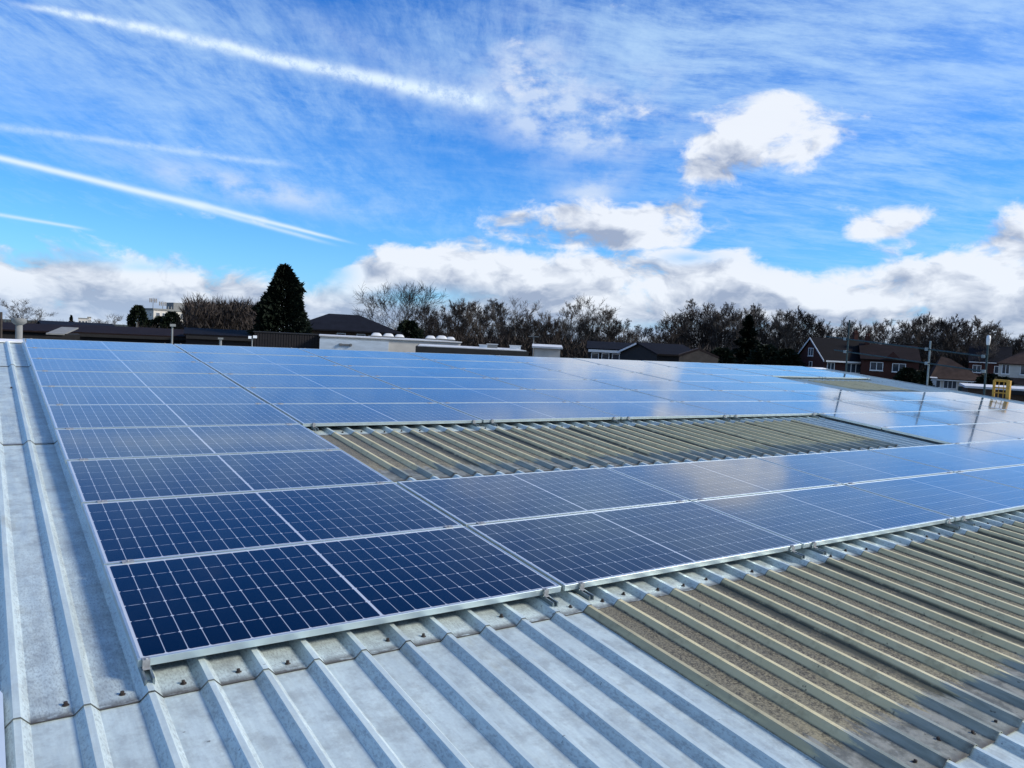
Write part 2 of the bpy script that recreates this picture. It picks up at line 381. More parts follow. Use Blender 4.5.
def cell_glass():
    M_ = bpy.data.materials.new('solar_cells_under_glass'); M_.use_nodes = True; t = NT(M_.node_tree); b = t.n['Principled BSDF']
    tc = t.new('ShaderNodeTexCoord').outputs['Object']; x, y, z = t.xyz(tc)
    rnd = t.new('ShaderNodeObjectInfo').outputs['Random']
    cw, chh = .0925, .1810
    xm = t.sub(t.m('ABSOLUTE', t.sub(x, PW/2)), .0065)
    ym = t.sub(y, (PH-6*chh)/2)
    fx = t.m('FRACT', t.m('DIVIDE', xm, cw)); fy = t.m('FRACT', t.m('DIVIDE', ym, chh))
    dx = t.mul(t.mn(fx, t.sub(1., fx)), cw); dy = t.mul(t.mn(fy, t.sub(1., fy)), chh)
    lx = t.step(dx, .0026, .0014); ly = t.mul(t.step(dy, .0024, .0012), t.step(t.m('ABSOLUTE', t.sub(fx, .5)), .36, .20, .25, 1.))
    di = t.step(t.add(dx, dy), .0105, .0085)
    out = t.mx(t.m('GREATER_THAN', 0., xm), t.m('GREATER_THAN', xm, 12*cw))
    out = t.mx(out, t.mx(t.m('GREATER_THAN', 0., ym), t.m('GREATER_THAN', ym, 6*chh)))
    line = t.mx(t.mx(t.mul(lx, .85), t.mul(ly, .85)), t.mx(di, out))
    bb = t.m('FRACT', t.m('DIVIDE', ym, chh/10)); bus = t.step(t.m('ABSOLUTE', t.sub(bb, .5)), .05, .03)
    # small tone differences between cells
    wn_ = t.new('ShaderNodeTexWhiteNoise', noise_dimensions='3D')
    t.put(wn_.inputs['Vector'], t.cmb(t.m('FLOOR', t.m('DIVIDE', t.sub(x, PW/2), cw)), t.m('FLOOR', t.m('DIVIDE', ym, chh)), t.mul(rnd, 50.)))
    tone = t.step(wn_.outputs['Value'], 0., 1., .8, 1.25, False)
    cc = t.mix(1., t.mix(rnd, (.0007, .0022, .0125), (.0012, .0024, .0105)), t.cmb(tone, tone, tone), 'MULTIPLY')
    cc = t.mix(t.mul(bus, .30), cc, (.03, .045, .09))
    c = t.mix(line, cc, (.50, .53, .58))
    du = t.noise(t.vm('ADD', tc, t.cmb(t.mul(rnd, 19.), t.mul(rnd, 31.), 0.)), 2.5, 6, .65)
    c = t.mix(t.step(du,   .45, .8, .0, .02), c, (.42, .41, .38))
    dp = t.step(t.noise(t.vm('ADD', tc, t.cmb(t.mul(rnd, 23.), t.mul(rnd, 11.), 0.)), 9., 3, .6), .745, .765)
    c = t.mix(t.mul(dp, .45), c, (.50, .50, .47))
    # silt line along the lower frame lip
    c = t.mix(t.mul(t.step(y, .035, .012), t.step(du, .35, .6, .1, .5)), c, (.30, .28, .24))
    t.put(b.inputs['Base Color'], c)
    t.put(b.inputs['Metallic'], t.mul(t.sub(1., line), .75))
    b.inputs['Coat Weight'].default_value = 1.; b.inputs['Coat IOR'].default_value = 1.27; b.inputs['Coat Roughness'].default_value = .06
    t.put(b.inputs['Roughness'], t.step(du, .3, .7, .16, .24, False)); b.inputs['IOR'].default_value = 1.3
    b.inputs['Specular IOR Level'].default_value = .5
    bp = t.new('ShaderNodeBump'); bp.inputs['Strength'].default_value = .05; bp.inputs['Distance'].default_value = .01
    t.put(bp.inputs['Height'], t.noise(t.vm('ADD', tc, t.cmb(t.mul(rnd, 19.), 0., 0.)), 1.3, 2, .5)); t.put(b.inputs['Normal'], bp.outputs[0])
    return M_
MAT['cells'] = cell_glass()
MAT['tan'] = mat('tan_boarding', (.16, .11, .075), .85, 0, .25, 3)
def brick(name, c1, c2, mortar, sc=1.):
    M_ = bpy.data.materials.new(name); M_.use_nodes = True; t = NT(M_.node_tree); b = t.n['Principled BSDF']
    tc = t.new('ShaderNodeTexCoord').outputs['Object']; x, y, z = t.xyz(tc)
    bt = t.new('ShaderNodeTexBrick'); t.put(bt.inputs['Vector'], t.cmb(t.add(x, y), z, 0.))
    bt.inputs['Color1'].default_value = (*c1, 1); bt.inputs['Color2'].default_value = (*c2, 1); bt.inputs['Mortar'].default_value = (*mortar, 1)
    bt.inputs['Scale'].default_value = 1.; bt.inputs['Brick Width'].default_value = .225*sc; bt.inputs['Row Height'].default_value = .075*sc; bt.inputs['Mortar Size'].default_value = .008
    t.put(b.inputs['Base Color'], t.mix(t.step(t.noise(tc, .8, 5, .6), .3, .8, 0., .5), bt.outputs[0], tuple(k*.6 for k in c1)))
    b.inputs['Roughness'].default_value = .85; b.inputs['Specular IOR Level'].default_value = .15; return M_
MAT['brick'] = brick('dark_red_brick', (.085, .026, .020), (.06, .020, .016), (.08, .065, .06))
MAT['brick_brown'] = brick('brown_brick', (.085, .052, .034), (.06, .037, .027), (.09, .08, .065))
def tiles(name, c, row=.30):
    M_ = bpy.data.materials.new(name); M_.use_nodes = True; t = NT(M_.node_tree); b = t.n['Principled BSDF']
    tc = t.new('ShaderNodeTexCoord').outputs['Object']; x, y, z = t.xyz(tc)
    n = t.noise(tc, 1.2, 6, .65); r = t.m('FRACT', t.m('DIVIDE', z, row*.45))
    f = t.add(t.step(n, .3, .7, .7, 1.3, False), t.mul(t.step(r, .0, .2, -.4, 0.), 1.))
    t.put(b.inputs['Base Color'], t.mix(1., t.cmb(f, f, f), c, 'MULTIPLY')); b.inputs['Roughness'].default_value = .8; b.inputs['Specular IOR Level'].default_value = .12
    return M_
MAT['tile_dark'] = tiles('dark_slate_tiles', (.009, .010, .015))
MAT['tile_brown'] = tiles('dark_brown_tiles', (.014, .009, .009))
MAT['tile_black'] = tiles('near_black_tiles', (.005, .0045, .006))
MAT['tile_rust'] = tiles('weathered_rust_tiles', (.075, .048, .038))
MAT['render'] = mat('cream_render', (.56, .53, .48), .85, 0, .12, 2)
MAT['white'] = mat('white_paint', (.74, .75, .76), .5, 0, .08, 3)
MAT['pvc'] = mat('white_plastic_frame', (.78, .79, .80), .4, 0, .05, 3)
MAT['pale'] = mat('pale_roof_membrane', (.58, .59, .60), .7, 0, .2, 1.5)
MAT['panelgrey'] = mat('pale_blue_grey_cladding', (.50, .57, .64), .5, .1, .18, 1.2, stretch=(1, 1, 4))
MAT['felt'] = mat('black_roofing_felt', (.010, .010, .011), .9, 0, .4, 4)
MAT['conc'] = mat('grey_concrete', (.20, .205, .20), .85, 0, .2, 3)
MAT['fence'] = mat('dark_stained_boards', (.014, .011, .012), .8, 0, .4, 5, stretch=(6, 6, 1))
MAT['teal'] = mat('teal_painted_steel', (.014, .040, .048), .45, .2, .35, 14)
MAT['galvtube'] = mat('galvanised_tube', (.20, .25, .27), .4, .6, .3, 9)
MAT['yellow'] = mat('yellow_painted_steel', (.45, .25, .03), .5, 0, .25, 9)
MAT['glass'] = mat('window_glass', (.045, .06, .08), .06, 0, .3, 1)
MAT['bark'] = mat('pale_bark', (.20, .175, .145), .9, 0, .35, 3)
MAT['barkd'] = mat('dark_bark', (.05, .042, .036), .9, 0, .35, 3)
MAT['twig'] = mat('brown_twigs', (.030, .022, .018), .9, 0, .35, .8)
MAT['twigp'] = mat('grey_twigs', (.055, .046, .040), .9, 0, .35, .8)
MAT['needle'] = mat('dark_needles', (.006, .011, .006), .8, 0, .5, 1.2, spec=.15)
MAT['ivy'] = mat('evergreen_leaves', (.009, .016, .007), .7, 0, .5, 1.2, spec=.2)
MAT['ground'] = mat('winter_grass', (.03, .04, .018), .95, 0, .4, .05)
MAT['yard'] = mat('asphalt', (.05, .05, .052), .9, 0, .3, .5)

# ------------------------------------------------------------------ ground
g = MB(); g.add([(-1800, -1800, GZ), (1800, -1800, GZ), (1800, 1800, GZ), (-1800, 1800, GZ)], [(0,1,2,3)])
tag(g.build('ground', MAT['ground']), kind='structure')
g = MB(); g.add([(-40, -30, GZ+.004), (75, -30, GZ+.004), (75, 60, GZ+.004), (-40, 60, GZ+.004)], [(0,1,2,3)])
tag(g.build('yard', MAT['yard']), kind='structure')

# ------------------------------------------------------------------ factory building with its ribbed roof
RP = .2335; NR = 5; SW = RP*NR
TR, HR = -.100, .035                          # pan level below the panel glass, rib height
U0_, U1_ = -SW*4, SW*19                       # roof from u=-4.67 to 22.2
V_R = 11.80
fb = empty('factory_building', (0, 0, 0))
tag(fb, 'grey ribbed metal roof with beige rooflight sheets, carrying all the solar panels', 'building')
def sheet_mb(length, last_rib=True, th=.0025):
    prof = []
    for k in range(NR+1):
        c = k*RP
        rib = [(c-.045, 0), (c-.012, HR), (c+.012, HR), (c+.045, 0)]
        if k == 0: rib = rib[1:] if False else rib
        prof += rib
    prof = [(x, z) for x, z in prof]
    prof = prof[0:] 
    ny = max(2, int(length/.6)); m_ = MB(); n = len(prof)
    lap = lambda y: .0065*(1-y/length)
    vs_ = []; fs = []
    for j in range(ny+1):
        y = length*j/ny
        for i, (x, z) in enumerate(prof):
            e = .0022 if i >= n-4 else 0.
            vs_.append((x, y, z+lap(y)+e))
    for j in range(ny):
        for i in range(n-1): fs.append((j*n+i, j*n+i+1, (j+1)*n+i+1, (j+1)*n+i))
    b0 = len(vs_)
    for i, (x, z) in enumerate(prof): vs_.append((x, 0, z+lap(0)-.0035))
    for i in range(n-1): fs.append((b0+i, b0+i+1, i+1, i))
    b1 = len(vs_)
    for j in range(ny+1): vs_.append((prof[-1][0], length*j/ny, vs_[j*n+n-1][2]-.003))
    for j in range(ny): fs.append((j*n+n-1, b1+j, b1+j+1, (j+1)*n+n-1))
    m_.add(vs_, fs); return m_
LAPS = [-5.0, -.17, 4.43, 9.03, V_R]
GRP = {}                                       # which columns of which band end in a rooflight
for c_ in range(2, 9): GRP[(0, c_)] = 1; GRP[(1, c_)] = 1
for c_ in (15, 16): GRP[(2, c_)] = 1
proto = {}
def put_sheet(kind, L, u, v):
    key = (kind, round(L, 3))
    if key not in proto:
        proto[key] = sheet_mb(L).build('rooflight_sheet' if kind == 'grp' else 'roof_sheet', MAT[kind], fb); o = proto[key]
    else:
        o = proto[key].copy(); C.objects.link(o); o.parent = fb
    o.location = S(u+.028, v, TR + (.0042 if kind == 'grp' else 0)); o.rotation_euler = (TH, 0, 0)
    if kind == 'grp': o['label'] = 'beige dirt-streaked fibreglass rooflight sheet'
    return o
GL = 1.82
for b_ in range(4):
    v0, v1 = LAPS[b_], LAPS[b_+1]
    for c_ in range(-4, 19):
        u = c_*SW
        if (b_, c_) in GRP:
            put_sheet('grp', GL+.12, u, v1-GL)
            put_sheet('sheet', v1-GL-v0+.12, u, v0)
        else: put_sheet('sheet', v1-v0+(.12 if b_ < 3 else -.02), u, v0)
# ridge cap, verge trim, rear slope, gutter, walls
rc = MB()
rc.add([S(U0_, V_R-.17, TR+HR+.004), S(U1_+.1, V_R-.17, TR+HR+.004), S(U1_+.1, V_R+.06, TR+HR+.012), S(U0_, V_R+.06, TR+HR+.012)], [(0,1,2,3)])
rc.add([S(U0_, V_R-.17, TR+HR+.004), S(U1_+.1, V_R-.17, TR+HR+.004), S(U1_+.1, V_R-.17, TR+HR-.02), S(U0_, V_R-.17, TR+HR-.02)], [(0,3,2,1)])
pk = S(0, V_R+.06, TR+HR+.012); 
def rear(u, d, h=0.): return Vector((u, pk.y+d*CT, pk.z-d*ST+h))
rc.add([rear(U0_, 0), rear(U1_+.1, 0), rear(U1_+.1, .25, -.004), rear(U0_, .25, -.004)], [(0,1,2,3)])
rc.build('ridge_cap', MAT['white'], fb)
rs_ = MB()
nn = int((U1_-U0_)/RP); prof = []
for k in range(nn): 
    c = U0_+k*RP; prof += [(c-.038, -.05), (c-.021, -.015), (c+.021, -.015), (c+.038, -.05)]
for k, (x, z) in enumerate(prof): pass
vv = [rear(x, .02, z) for x, z in prof]+[rear(x, 12., z) for x, z in prof]; n_ = len(prof)
rs_.add(vv, [(i, i+1, n_+i+1, n_+i) for i in range(n_-1)])
rs_.build('rear_roof_slope', MAT['sheet'], fb)
vt = MB()
vt.prism([(U1_-.02, TR+HR+.004), (U1_+.10, TR+HR+.004), (U1_+.10, TR-.16), (U1_+.085, TR-.16), (U1_+.085, TR+HR-.006), (U1_-.02, TR+HR-.006)], -5., V_R, lambda p, t_: S(p[0], t_, p[1]))
vt.build('verge_trim', MAT['galvtube'], fb)
wl = MB()
e0 = S(0, -5, TR-.03); e1 = rear(0, 12, -.1)
wl.add([(U1_+.03, e0.y, GZ), (U1_+.03, e1.y, GZ), (U1_+.03, e1.y, e1.z), (U1_+.03, pk.y, pk.z-.1), (U1_+.03, e0.y, e0.z)], [(0,1,2,3,4)])
wl.add([(U0_+.03, e0.y, GZ), (U0_+.03, e1.y, GZ), (U0_+.03, e1.y, e1.z), (U0_+.03, pk.y, pk.z-.1), (U0_+.03, e0.y, e0.z)], [(4,3,2,1,0)])
wl.add([(U0_+.03, e0.y, GZ), (U1_+.03, e0.y, GZ), (U1_+.03, e0.y, e0.z), (U0_+.03, e0.y, e0.z)], [(0,1,2,3)])
wl.add([(U0_+.03, e1.y, GZ), (U1_+.03, e1.y, GZ), (U1_+.03, e1.y, e1.z), (U0_+.03, e1.y, e1.z)], [(3,2,1,0)])
wl.build('wall', MAT['brick_brown'], fb)
gt = MB(); gt.box(U0_, U1_, e0.y-.16, e0.y-.002, e0.z-.16, e0.z-.03); gt.build('gutter', MAT['galvtube'], fb)

# ------------------------------------------------------------------ solar panels
GU, GV = 2.308, 1.157
gap_cells = {(c_, r_) for c_ in (1, 2, 3, 4) for r_ in (2, 3)} | {(c_, r_) for c_ in (7, 8) for r_ in (6, 7)}
def fixings():
    """screws in the pans where no panel covers them"""
    out = []
    rows = [-3.4, -1.90, -1.15, -.09, 1.45, 2.75, 3.6, 4.51, 5.9, 7.33, 8.2, 9.10, 10.4, 11.4]
    for v in rows:
        for k in range(-19, 94):
            u = (k+.64)*RP+.028
            c_, r_ = math.floor(u/GU), math.floor(v/GV)
            if 0 <= c_ < 9 and 0 <= r_ < 10 and (c_, r_) not in gap_cells: continue
            if v in (-1.15, 2.75, 3.6, 8.2, 11.4): continue
            if random.random() < (.30 if v in (-.09, 4.51, 9.10) else .45): continue
            if u < 0 and v in (4.51, 9.10): continue
            if v in (1.45, 5.9, 10.4) and k % 2: continue
            out.append((u+random.uniform(-.03, .03), v+random.choice((0, 0, .03))+random.uniform(-.012, .012)))
    return out
random.seed(5)
fx_ = fixings()
fx_.sort(key=lambda p: (S(*p, TR)-CAM).length if (S(*p, TR)-CAM).dot(F) > .5 else 99)
def screw_shape(mb, M_=None):
    a = MB()
    a.lathe([(.0, .004), (.013, .0035), (.0135, .001), (.0135, 0)], (0, 0, 0), 12)
    a.lathe([(.0, .016), (.0065, .016), (.0078, .013), (.0078, .003)], (0, 0, 0), 6)
    vs_ = [M_ @ Vector(p) for p in a.v] if M_ else a.v
    mb.add(vs_, a.f)
sc0 = None; vis = 0; rest = MB()
for i, (u, v) in enumerate(fx_):
    p = S(u, v, TR+.006)
    if i < 96:
        if sc0 is None: a = MB(); screw_shape(a); sc0 = a.build('fixing_screw', MAT['screw'], fb); o = sc0
        else: o = sc0.copy(); C.objects.link(o); o.parent = fb
        o.location = p; o.rotation_euler = (TH+random.uniform(-.15, .15), random.uniform(-.15, .15), random.uniform(0, 3))
    else: screw_shape(rest, Matrix.Translation(p))
tag(rest.build('fixing_screws', MAT['screw'], fb), kind='stuff')

def make_panel():
    root = empty('solar_panel', rot=(TH, 0, 0))
    fr = MB(); t_ = .012; fh = .035
    for (x0, x1, y0, y1) in ((0, PW, 0, t_), (0, PW, PH-t_, PH), (0, t_, t_, PH-t_), (PW-t_, PW, t_, PH-t_)):
        fr.box(x0, x1, y0, y1, -fh, 0)
    # inward bottom flange of the frame
    fr.box(t_, PW-t_, t_, .03, -fh, -fh+.002); fr.box(t_, PW-t_, PH-.03, PH-t_, -fh, -fh+.002)
    f = fr.build('frame', MAT['alu'], root)
    bv = f.modifiers.new('bevel', 'BEVEL'); bv.width = .0012; bv.segments = 1
    gl = MB(); gl.box(t_-.001, PW-t_+.001, t_-.001, PH-t_+.001, -.0075, -.0016)
    gl.build('glass', MAT['cells'], root)
    jb = MB()
    for q in (-.35, 0, .35): jb.box(PW/2+q-.04, PW/2+q+.04, PH-.16, PH-.09, -.028, -.008)
    jb.build('junction_box', MAT['rubber'], root)
    return root
clamp_me = None
def clamp_mb(end=False):
    a = MB()
    if end:
        a.box(-.015, .015, -.016, .008, .0006, .003); a.box(-.015, .015, -.018, -.015, -.034, .003); a.box(-.015, .015, -.034, -.018, -.034, -.031)
    else: a.box(-.03, .03, -.010, .033, .0006, .0036)
    a.lathe([(0, .008), (.0045, .008), (.0055, .0065), (.0055, .003)], (0, -.010 if end else .0115, 0), 8)
    return a
def rail_mb():
    a = MB(); h0, h1 = TR+HR+.001, -.036      # short rail fixed along a rib crest
    for x in (-.020, .011): a.box(x, x+.009, -.11, .22, h0, h1)
    a.box(-.020, .020, -.11, .22, h0-.0005, h0+.004)
    a.box(-.006, .006, -.10, -.088, h0+.004, h0+.012)
    return a
p0 = make_panel()
cl0 = clamp_mb().build('clamp', MAT['clampm']); ce0 = clamp_mb(True).build('end_clamp', MAT['clampm']); rl0 = rail_mb().build('mounting_rail', MAT['galvtube'])
used = {}
def child(src, parent, loc):
    if src.name not in used: used[src.name] = 1; o = src
    else: o = src.copy(); C.objects.link(o)
    o.parent = parent; o.location = loc; return o
ORD = ['first', 'second', 'third', 'fourth', 'fifth', 'sixth', 'seventh', 'eighth', 'ninth', 'tenth']
def plabel(c_, r_):
    row = ['front row', 'second row up', 'third row up', 'fourth row up', 'fifth row up', 'sixth row up', 'seventh row up', 'eighth row up', 'ninth row up', 'back row along the ridge'][r_]
    if r_ in (2, 3):
        if c_ == 0: return 'blue solar panel just left of the big rooflight opening, %s' % ('nearer one of two' if r_ == 2 else 'farther one of two')
        return 'sky-reflecting solar panel right of the big rooflight opening, %s, %s across' % (row, ORD[c_-5])
    if r_ in (6, 7) and c_ < 7 or r_ not in (2, 3):
        look = ('dark navy solar panel with crisp white cell grid' if c_ < 2 and r_ < 2 else 'blue solar panel with pale cell lines' if c_ < 3 else 'glossy solar panel mirroring the sky')
        if c_ == 0: return '%s, %s, leftmost in its row' % (look, row)
        return '%s, %s, %s from the left' % (look, row, ORD[c_])
    return ''
first = True
random.seed(11)
for r_ in range(10):
    for c_ in range(9):
        if (c_, r_) in gap_cells: continue
        o = p0 if first else copy_tree(p0); first = False
        j = random.uniform
        o.location = S(c_*GU+j(-.003, .003), r_*GV+j(-.002, .002), j(-.0015, .0015)); o.rotation_euler = (TH+j(-.0012, .0012), j(-.0012, .0012), j(-.0006, .0006))
        tag(o, plabel(c_, r_), 'solar panel', 'solar panels laid flat over the roof')
for r_ in range(10):
    for c_ in range(9):
        pass
panels = [o for o in C.objects if o.name.startswith('solar_panel')]
idx = 0
for r_ in range(10):
    for c_ in range(9):
        if (c_, r_) in gap_cells: continue
        o = panels[idx]; idx += 1
        for x in (.12, PW-.12):
            if r_ < 9 and (c_, r_+1) not in gap_cells: child(cl0, o, (x, PH, 0))
            if r_ == 0 or (c_, r_-1) in gap_cells:
                xx = .03 if (c_ == 0 and x < 1) else x
                child(ce0, o, (xx, 0, 0)); child(rl0, o, (xx, 0, 0))
            if r_ == 9 or (c_, r_+1) in gap_cells:
                e = child(ce0, o, (x, PH, 0)); e.rotation_euler = (0, 0, PI)

# pale metal strip lying in the pan at the very left
st = MB(); st.box(-.022, .022, 0, 2.6, -.02, .02)
st.add([(-.022, 2.6, -.02), (.022, 2.6, -.02), (.022, 2.6, .02), (-.022, 2.6, .02), (-.022, 2.75, -.02), (-.022, 2.75, .02)], [(0,4,5,3), (0,1,4), (2,3,5), (1,2,5,4)])
o = st.build('metal_strip', MAT['panelgrey']); o.location = S(-.503, -2.6, TR+.040); o.rotation_euler = (TH, 0, 0)
tag(o, 'narrow pale metal strip lying along the roof pan at the far left edge', 'metal strip')
#BACKGROUND
# ------------------------------------------------------------------ building helpers
def root_at(name, px, dist, turn=0.):
    p = at(px, dist); return empty(name, p, (0, 0, facing(px)+turn))
def zat(px, dist, py): return at(px, dist, py).z-GZ            # height above the ground
def walls(w_, d_, e_, mat_, root, gable=None, ridge=None):
    a = MB()
    if gable == 'x':                                           # ridge runs along x: gables on the x ends
        a.prism([(0, 0), (0, e_), (d_/2, ridge), (d_, e_), (d_, 0)], 0, w_, lambda p, t: Vector((t, p[0], p[1])))
    elif gable == 'y': a.prism([(0, 0), (0, e_), (w_/2, ridge), (w_, e_), (w_, 0)], 0, d_, lambda p, t: Vector((p[0], t, p[1])))
    else: a.box(0, w_, 0, d_, 0, e_)
    return a.build('wall', mat_, root)
def gable_roof(w_, d_, e_, r_, mat_, root, axis='x', o=.3, th=.14):
    a = MB(); D = d_ if axis == 'x' else w_; L = w_ if axis == 'x' else d_
    sl_ = (r_-e_)/(D/2); eo = e_-o*sl_+.02; rr = r_+.02
    for q in ([(-o, eo), (D/2, rr), (D/2, rr+th), (-o, eo+th)], [(D+o, eo), (D+o, eo+th), (D/2, rr+th), (D/2, rr)]):
        a.prism(q, -o*.6, L+o*.6, (lambda p, t: Vector((t, p[0], p[1]))) if axis == 'x' else (lambda p, t: Vector((p[0], t, p[1]))))
    return a.build('roof', mat_, root)
def barge(w_, d_, e_, r_, root, axis='x', o=.3, end=0, th=.2, only=None):
    a = MB(); D = d_ if axis == 'x' else w_; L = w_ if axis == 'x' else d_
    sl_ = (r_-e_)/(D/2); eo = e_-o*sl_; x0 = (-o*.6-.05) if end == 0 else (L+o*.6)
    for q in ([(-o, eo-.04), (D/2, r_-.04), (D/2, r_+th), (-o, eo+th)], [(D+o, eo-.04), (D+o, eo+th), (D/2, r_+th), (D/2, r_-.04)])[only if only is not None else 0:]:
        a.prism(q, x0, x0+.05, (lambda p, t: Vector((t, p[0], p[1]))) if axis == 'x' else (lambda p, t: Vector((p[0], t, p[1]))))
    return a.build('bargeboard', MAT['white'], root)
def hip_roof(w_, d_, e_, r_, mat_, root, o=.5):
    a = MB(); h = d_/2
    b = [(-o, -o, e_), (w_+o, -o, e_), (w_+o, d_+o, e_), (-o, d_+o, e_)]; t = [(h, h, r_), (w_-h, h, r_)]
    lo = [(x, y, z-.15) for x, y, z in b]
    a.add(b+t+lo, [(0,1,5,4), (1,2,5), (2,3,4,5), (3,0,4), (0,6,7,1), (1,7,8,2), (2,8,9,3), (3,9,6,0), (6,9,8,7)])
    return a.build('roof', mat_, root)
def window(root, x, z, w_, h_, n=2, side=None, fm=None):
    """a window in the front wall (y=0) or in the left wall (side='left', x along +y)"""
    f = MB(); t = .07
    def T(a0, a1, z0, z1, y0, y1):
        if side == 'left': f.box(y0, y1, a0, a1, z0, z1)
        else: f.box(a0, a1, y0, y1, z0, z1)
    T(x, x+w_, z, z+t, -.05, .02); T(x, x+w_, z+h_-t, z+h_, -.05, .02)
    for k in range(n+1):
        c = x+(w_-t)*k/n; T(c, c+t, z+t, z+h_-t, -.05, .02)
    fr = f.build('window', fm or MAT['pvc'], root)
    g_ = MB()
    if side == 'left': g_.box(-.012, .01, x+t/2, x+w_-t/2, z+t/2, z+h_-t/2)
    else: g_.box(x+t/2, x+w_-t/2, -.012, .01, z+t/2, z+h_-t/2)
    g_.build('pane', MAT['glass'], fr)
    s_ = MB()
    if side == 'left': s_.box(-.10, .02, x-.05, x+w_+.05, z-.07, z-.001)
    else: s_.box(x-.05, x+w_+.05, -.10, .02, z-.07, z-.001)
    s_.build('sill', fm or MAT['pvc'], fr)
    return fr
def fascia(root, w_, e_, h=.2, y=-.34, mat_=None, x0=0):
    a = MB(); a.box(x0, w_, y, y+.03, e_-h, e_+.02); return a.build('fascia', mat_ or MAT['white'], root)
def chimney(root, roof, x, y, z0, z1, s_=.5, mat_=None, pots=2):
    a = MB(); a.box(x-s_/2, x+s_/2, y-s_/2, y+s_/2, z0, z1); a.box(x-s_/2-.05, x+s_/2+.05, y-s_/2-.05, y+s_/2+.05, z1+.001, z1+.10)
    for k in range(pots): a.lathe([(.11, 0), (.09, .3), (.06, .3)], (x-.12+.24*k if pots > 1 else x, y, z1+.10), 8)
    a.build('chimney', mat_ or MAT['brick'], roof)

# ---- houses on the right, beyond the verge
D_ = 100.
r = root_at('gabled_house', 824, D_, math.radians(27))
e_ = zat(824, D_, 359.5); rg = e_+2.5
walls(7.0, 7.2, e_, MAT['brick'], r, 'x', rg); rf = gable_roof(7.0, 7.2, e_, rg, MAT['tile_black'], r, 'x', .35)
barge(7.0, 7.2, e_, rg, r, 'x', .35, 0, .15); fascia(r, 7.1, e_-.1, .16, -.40)
window(r, 3.0, e_-1.5, .8, 1.2, 1, 'left'); window(r, 2.9, e_+.35, 1.3, 1.0, 2, 'left')
window(r, .35, e_-1.45, .95, 1.15, 2); window(r, 2.7, e_-1.45, 1.9, 1.15, 3)
window(r, .4, .9, 1.6, 1.2, 2); window(r, 4.4, .9, 1.6, 1.2, 2)
chimney(r, rf, 5.6, 3.6, rg-.6, rg+.9)
tag(r, 'dark brick house with white-edged gable and dark roof beyond the roof verge', 'house')
r = root_at('brick_house', 861, 101., math.radians(4))
e_ = zat(861, 101, 359.5)+.1; rg = e_+1.7
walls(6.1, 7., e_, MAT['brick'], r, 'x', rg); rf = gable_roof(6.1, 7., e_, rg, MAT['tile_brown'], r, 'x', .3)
window(r, .95, e_-1.30, 1.4, 1.0, 2); window(r, 3.3, e_-1.35, 1.45, 1.0, 2); window(r, 1.0, .9, 1.4, 1.1, 2); window(r, 3.3, .9, 1.4, 1.1, 2)
a = MB(); a.prism([(2.1, e_-.2), (3.3, e_+1.0), (4.5, e_-.2)], -.10, -.003, lambda p, t: Vector((p[0], t, p[1]))); a.build('front_gablet', MAT['brick'], r)
chimney(r, rf, .7, 3.5, rg-.5, rg+1.0)
tag(r, 'plain dark red brick house with two white windows, right of the gabled house', 'house')
r = root_at('garage', 915, 112.); h = zat(915, 112, 377.5)
walls(2.5, 5, h, MAT['panelgrey'], r); a = MB(); a.box(-.1, 2.6, -.1, 5.1, h+.003, h+.12); a.build('roof', MAT['pale'], r)
a = MB(); a.box(.2, 2.3, -.03, -.003, .1, 2.1); a.build('garage_door', MAT['white'], r)
tag(r, 'small pale blue-grey garage between the brick house and the bungalow', 'garage')
r = root_at('bungalow', 932.5, 128., math.radians(6)); e_ = zat(933, 128, 378); rg = zat(938, 128, 356)
walls(6.6, 6., e_, MAT['render'], r)
a = MB(); o_ = .3
b = [(-o_, -o_, e_), (6.9, -o_, e_), (6.9, 6.3, e_), (-o_, 6.3, e_)]; lo = [(x, y, z-.15) for x, y, z in b]; t_ = [(1.3, 3, rg), (2.6, 3, rg-.35)]
a.add(b+t_+lo, [(0,1,5,4), (1,2,5), (2,3,4,5), (3,0,4), (0,6,7,1), (1,7,8,2), (2,8,9,3), (3,9,6,0), (6,9,8,7)]); rf = a.build('roof', MAT['tile_rust'], r)
window(r, .25, e_-1.35, .9, 1.1, 1); window(r, 1.5, e_-1.4, 1.7, 1.2, 3); a = MB(); a.box(3.4, 4.2, -.04, -.003, 0, 2.0); a.build('door', MAT['teal'], r); window(r, 4.5, e_-1.4, 1.6, 1.2, 3)
fascia(r, 6.85, e_-.16, .12, -.3, None, -.25)
tag(r, 'cream bungalow with a tall brown hipped roof and row of white windows', 'bungalow')
r = root_at('terraced_house', 968, 132., 0.); e_ = zat(975, 132, 361.5); rg = e_+2.2
walls(5.2, 7., e_, MAT['brick'], r, 'x', rg); rf = gable_roof(5.2, 7., e_, rg, MAT['tile_dark'], r, 'x', .2)
fascia(r, 5.2, e_-.05, .1, -.24); window(r, .5, e_-1.6, 1.1, 1.1, 2); window(r, 3.2, e_-1.6, 1.1, 1.1, 2); window(r, .5, .9, 1.6, 1.2, 2)
tag(r, 'red brick house with blue-black slate roof left of the white house', 'house')
r = root_at('white_house', 998, 116., math.radians(-5)); e_ = zat(1000, 116, 363); rg = zat(1005, 116, 344)
walls(9.5, 7., e_, MAT['render'], r); rf = hip_roof(9.5, 7., e_, rg, MAT['tile_rust'], r, .25)
window(r, .35, e_-1.35, .85, 1.25, 2); window(r, 2.3, e_-1.35, 1.3, 1.25, 2); window(r, 5.4, e_-1.35, 1.3, 1.25, 2)
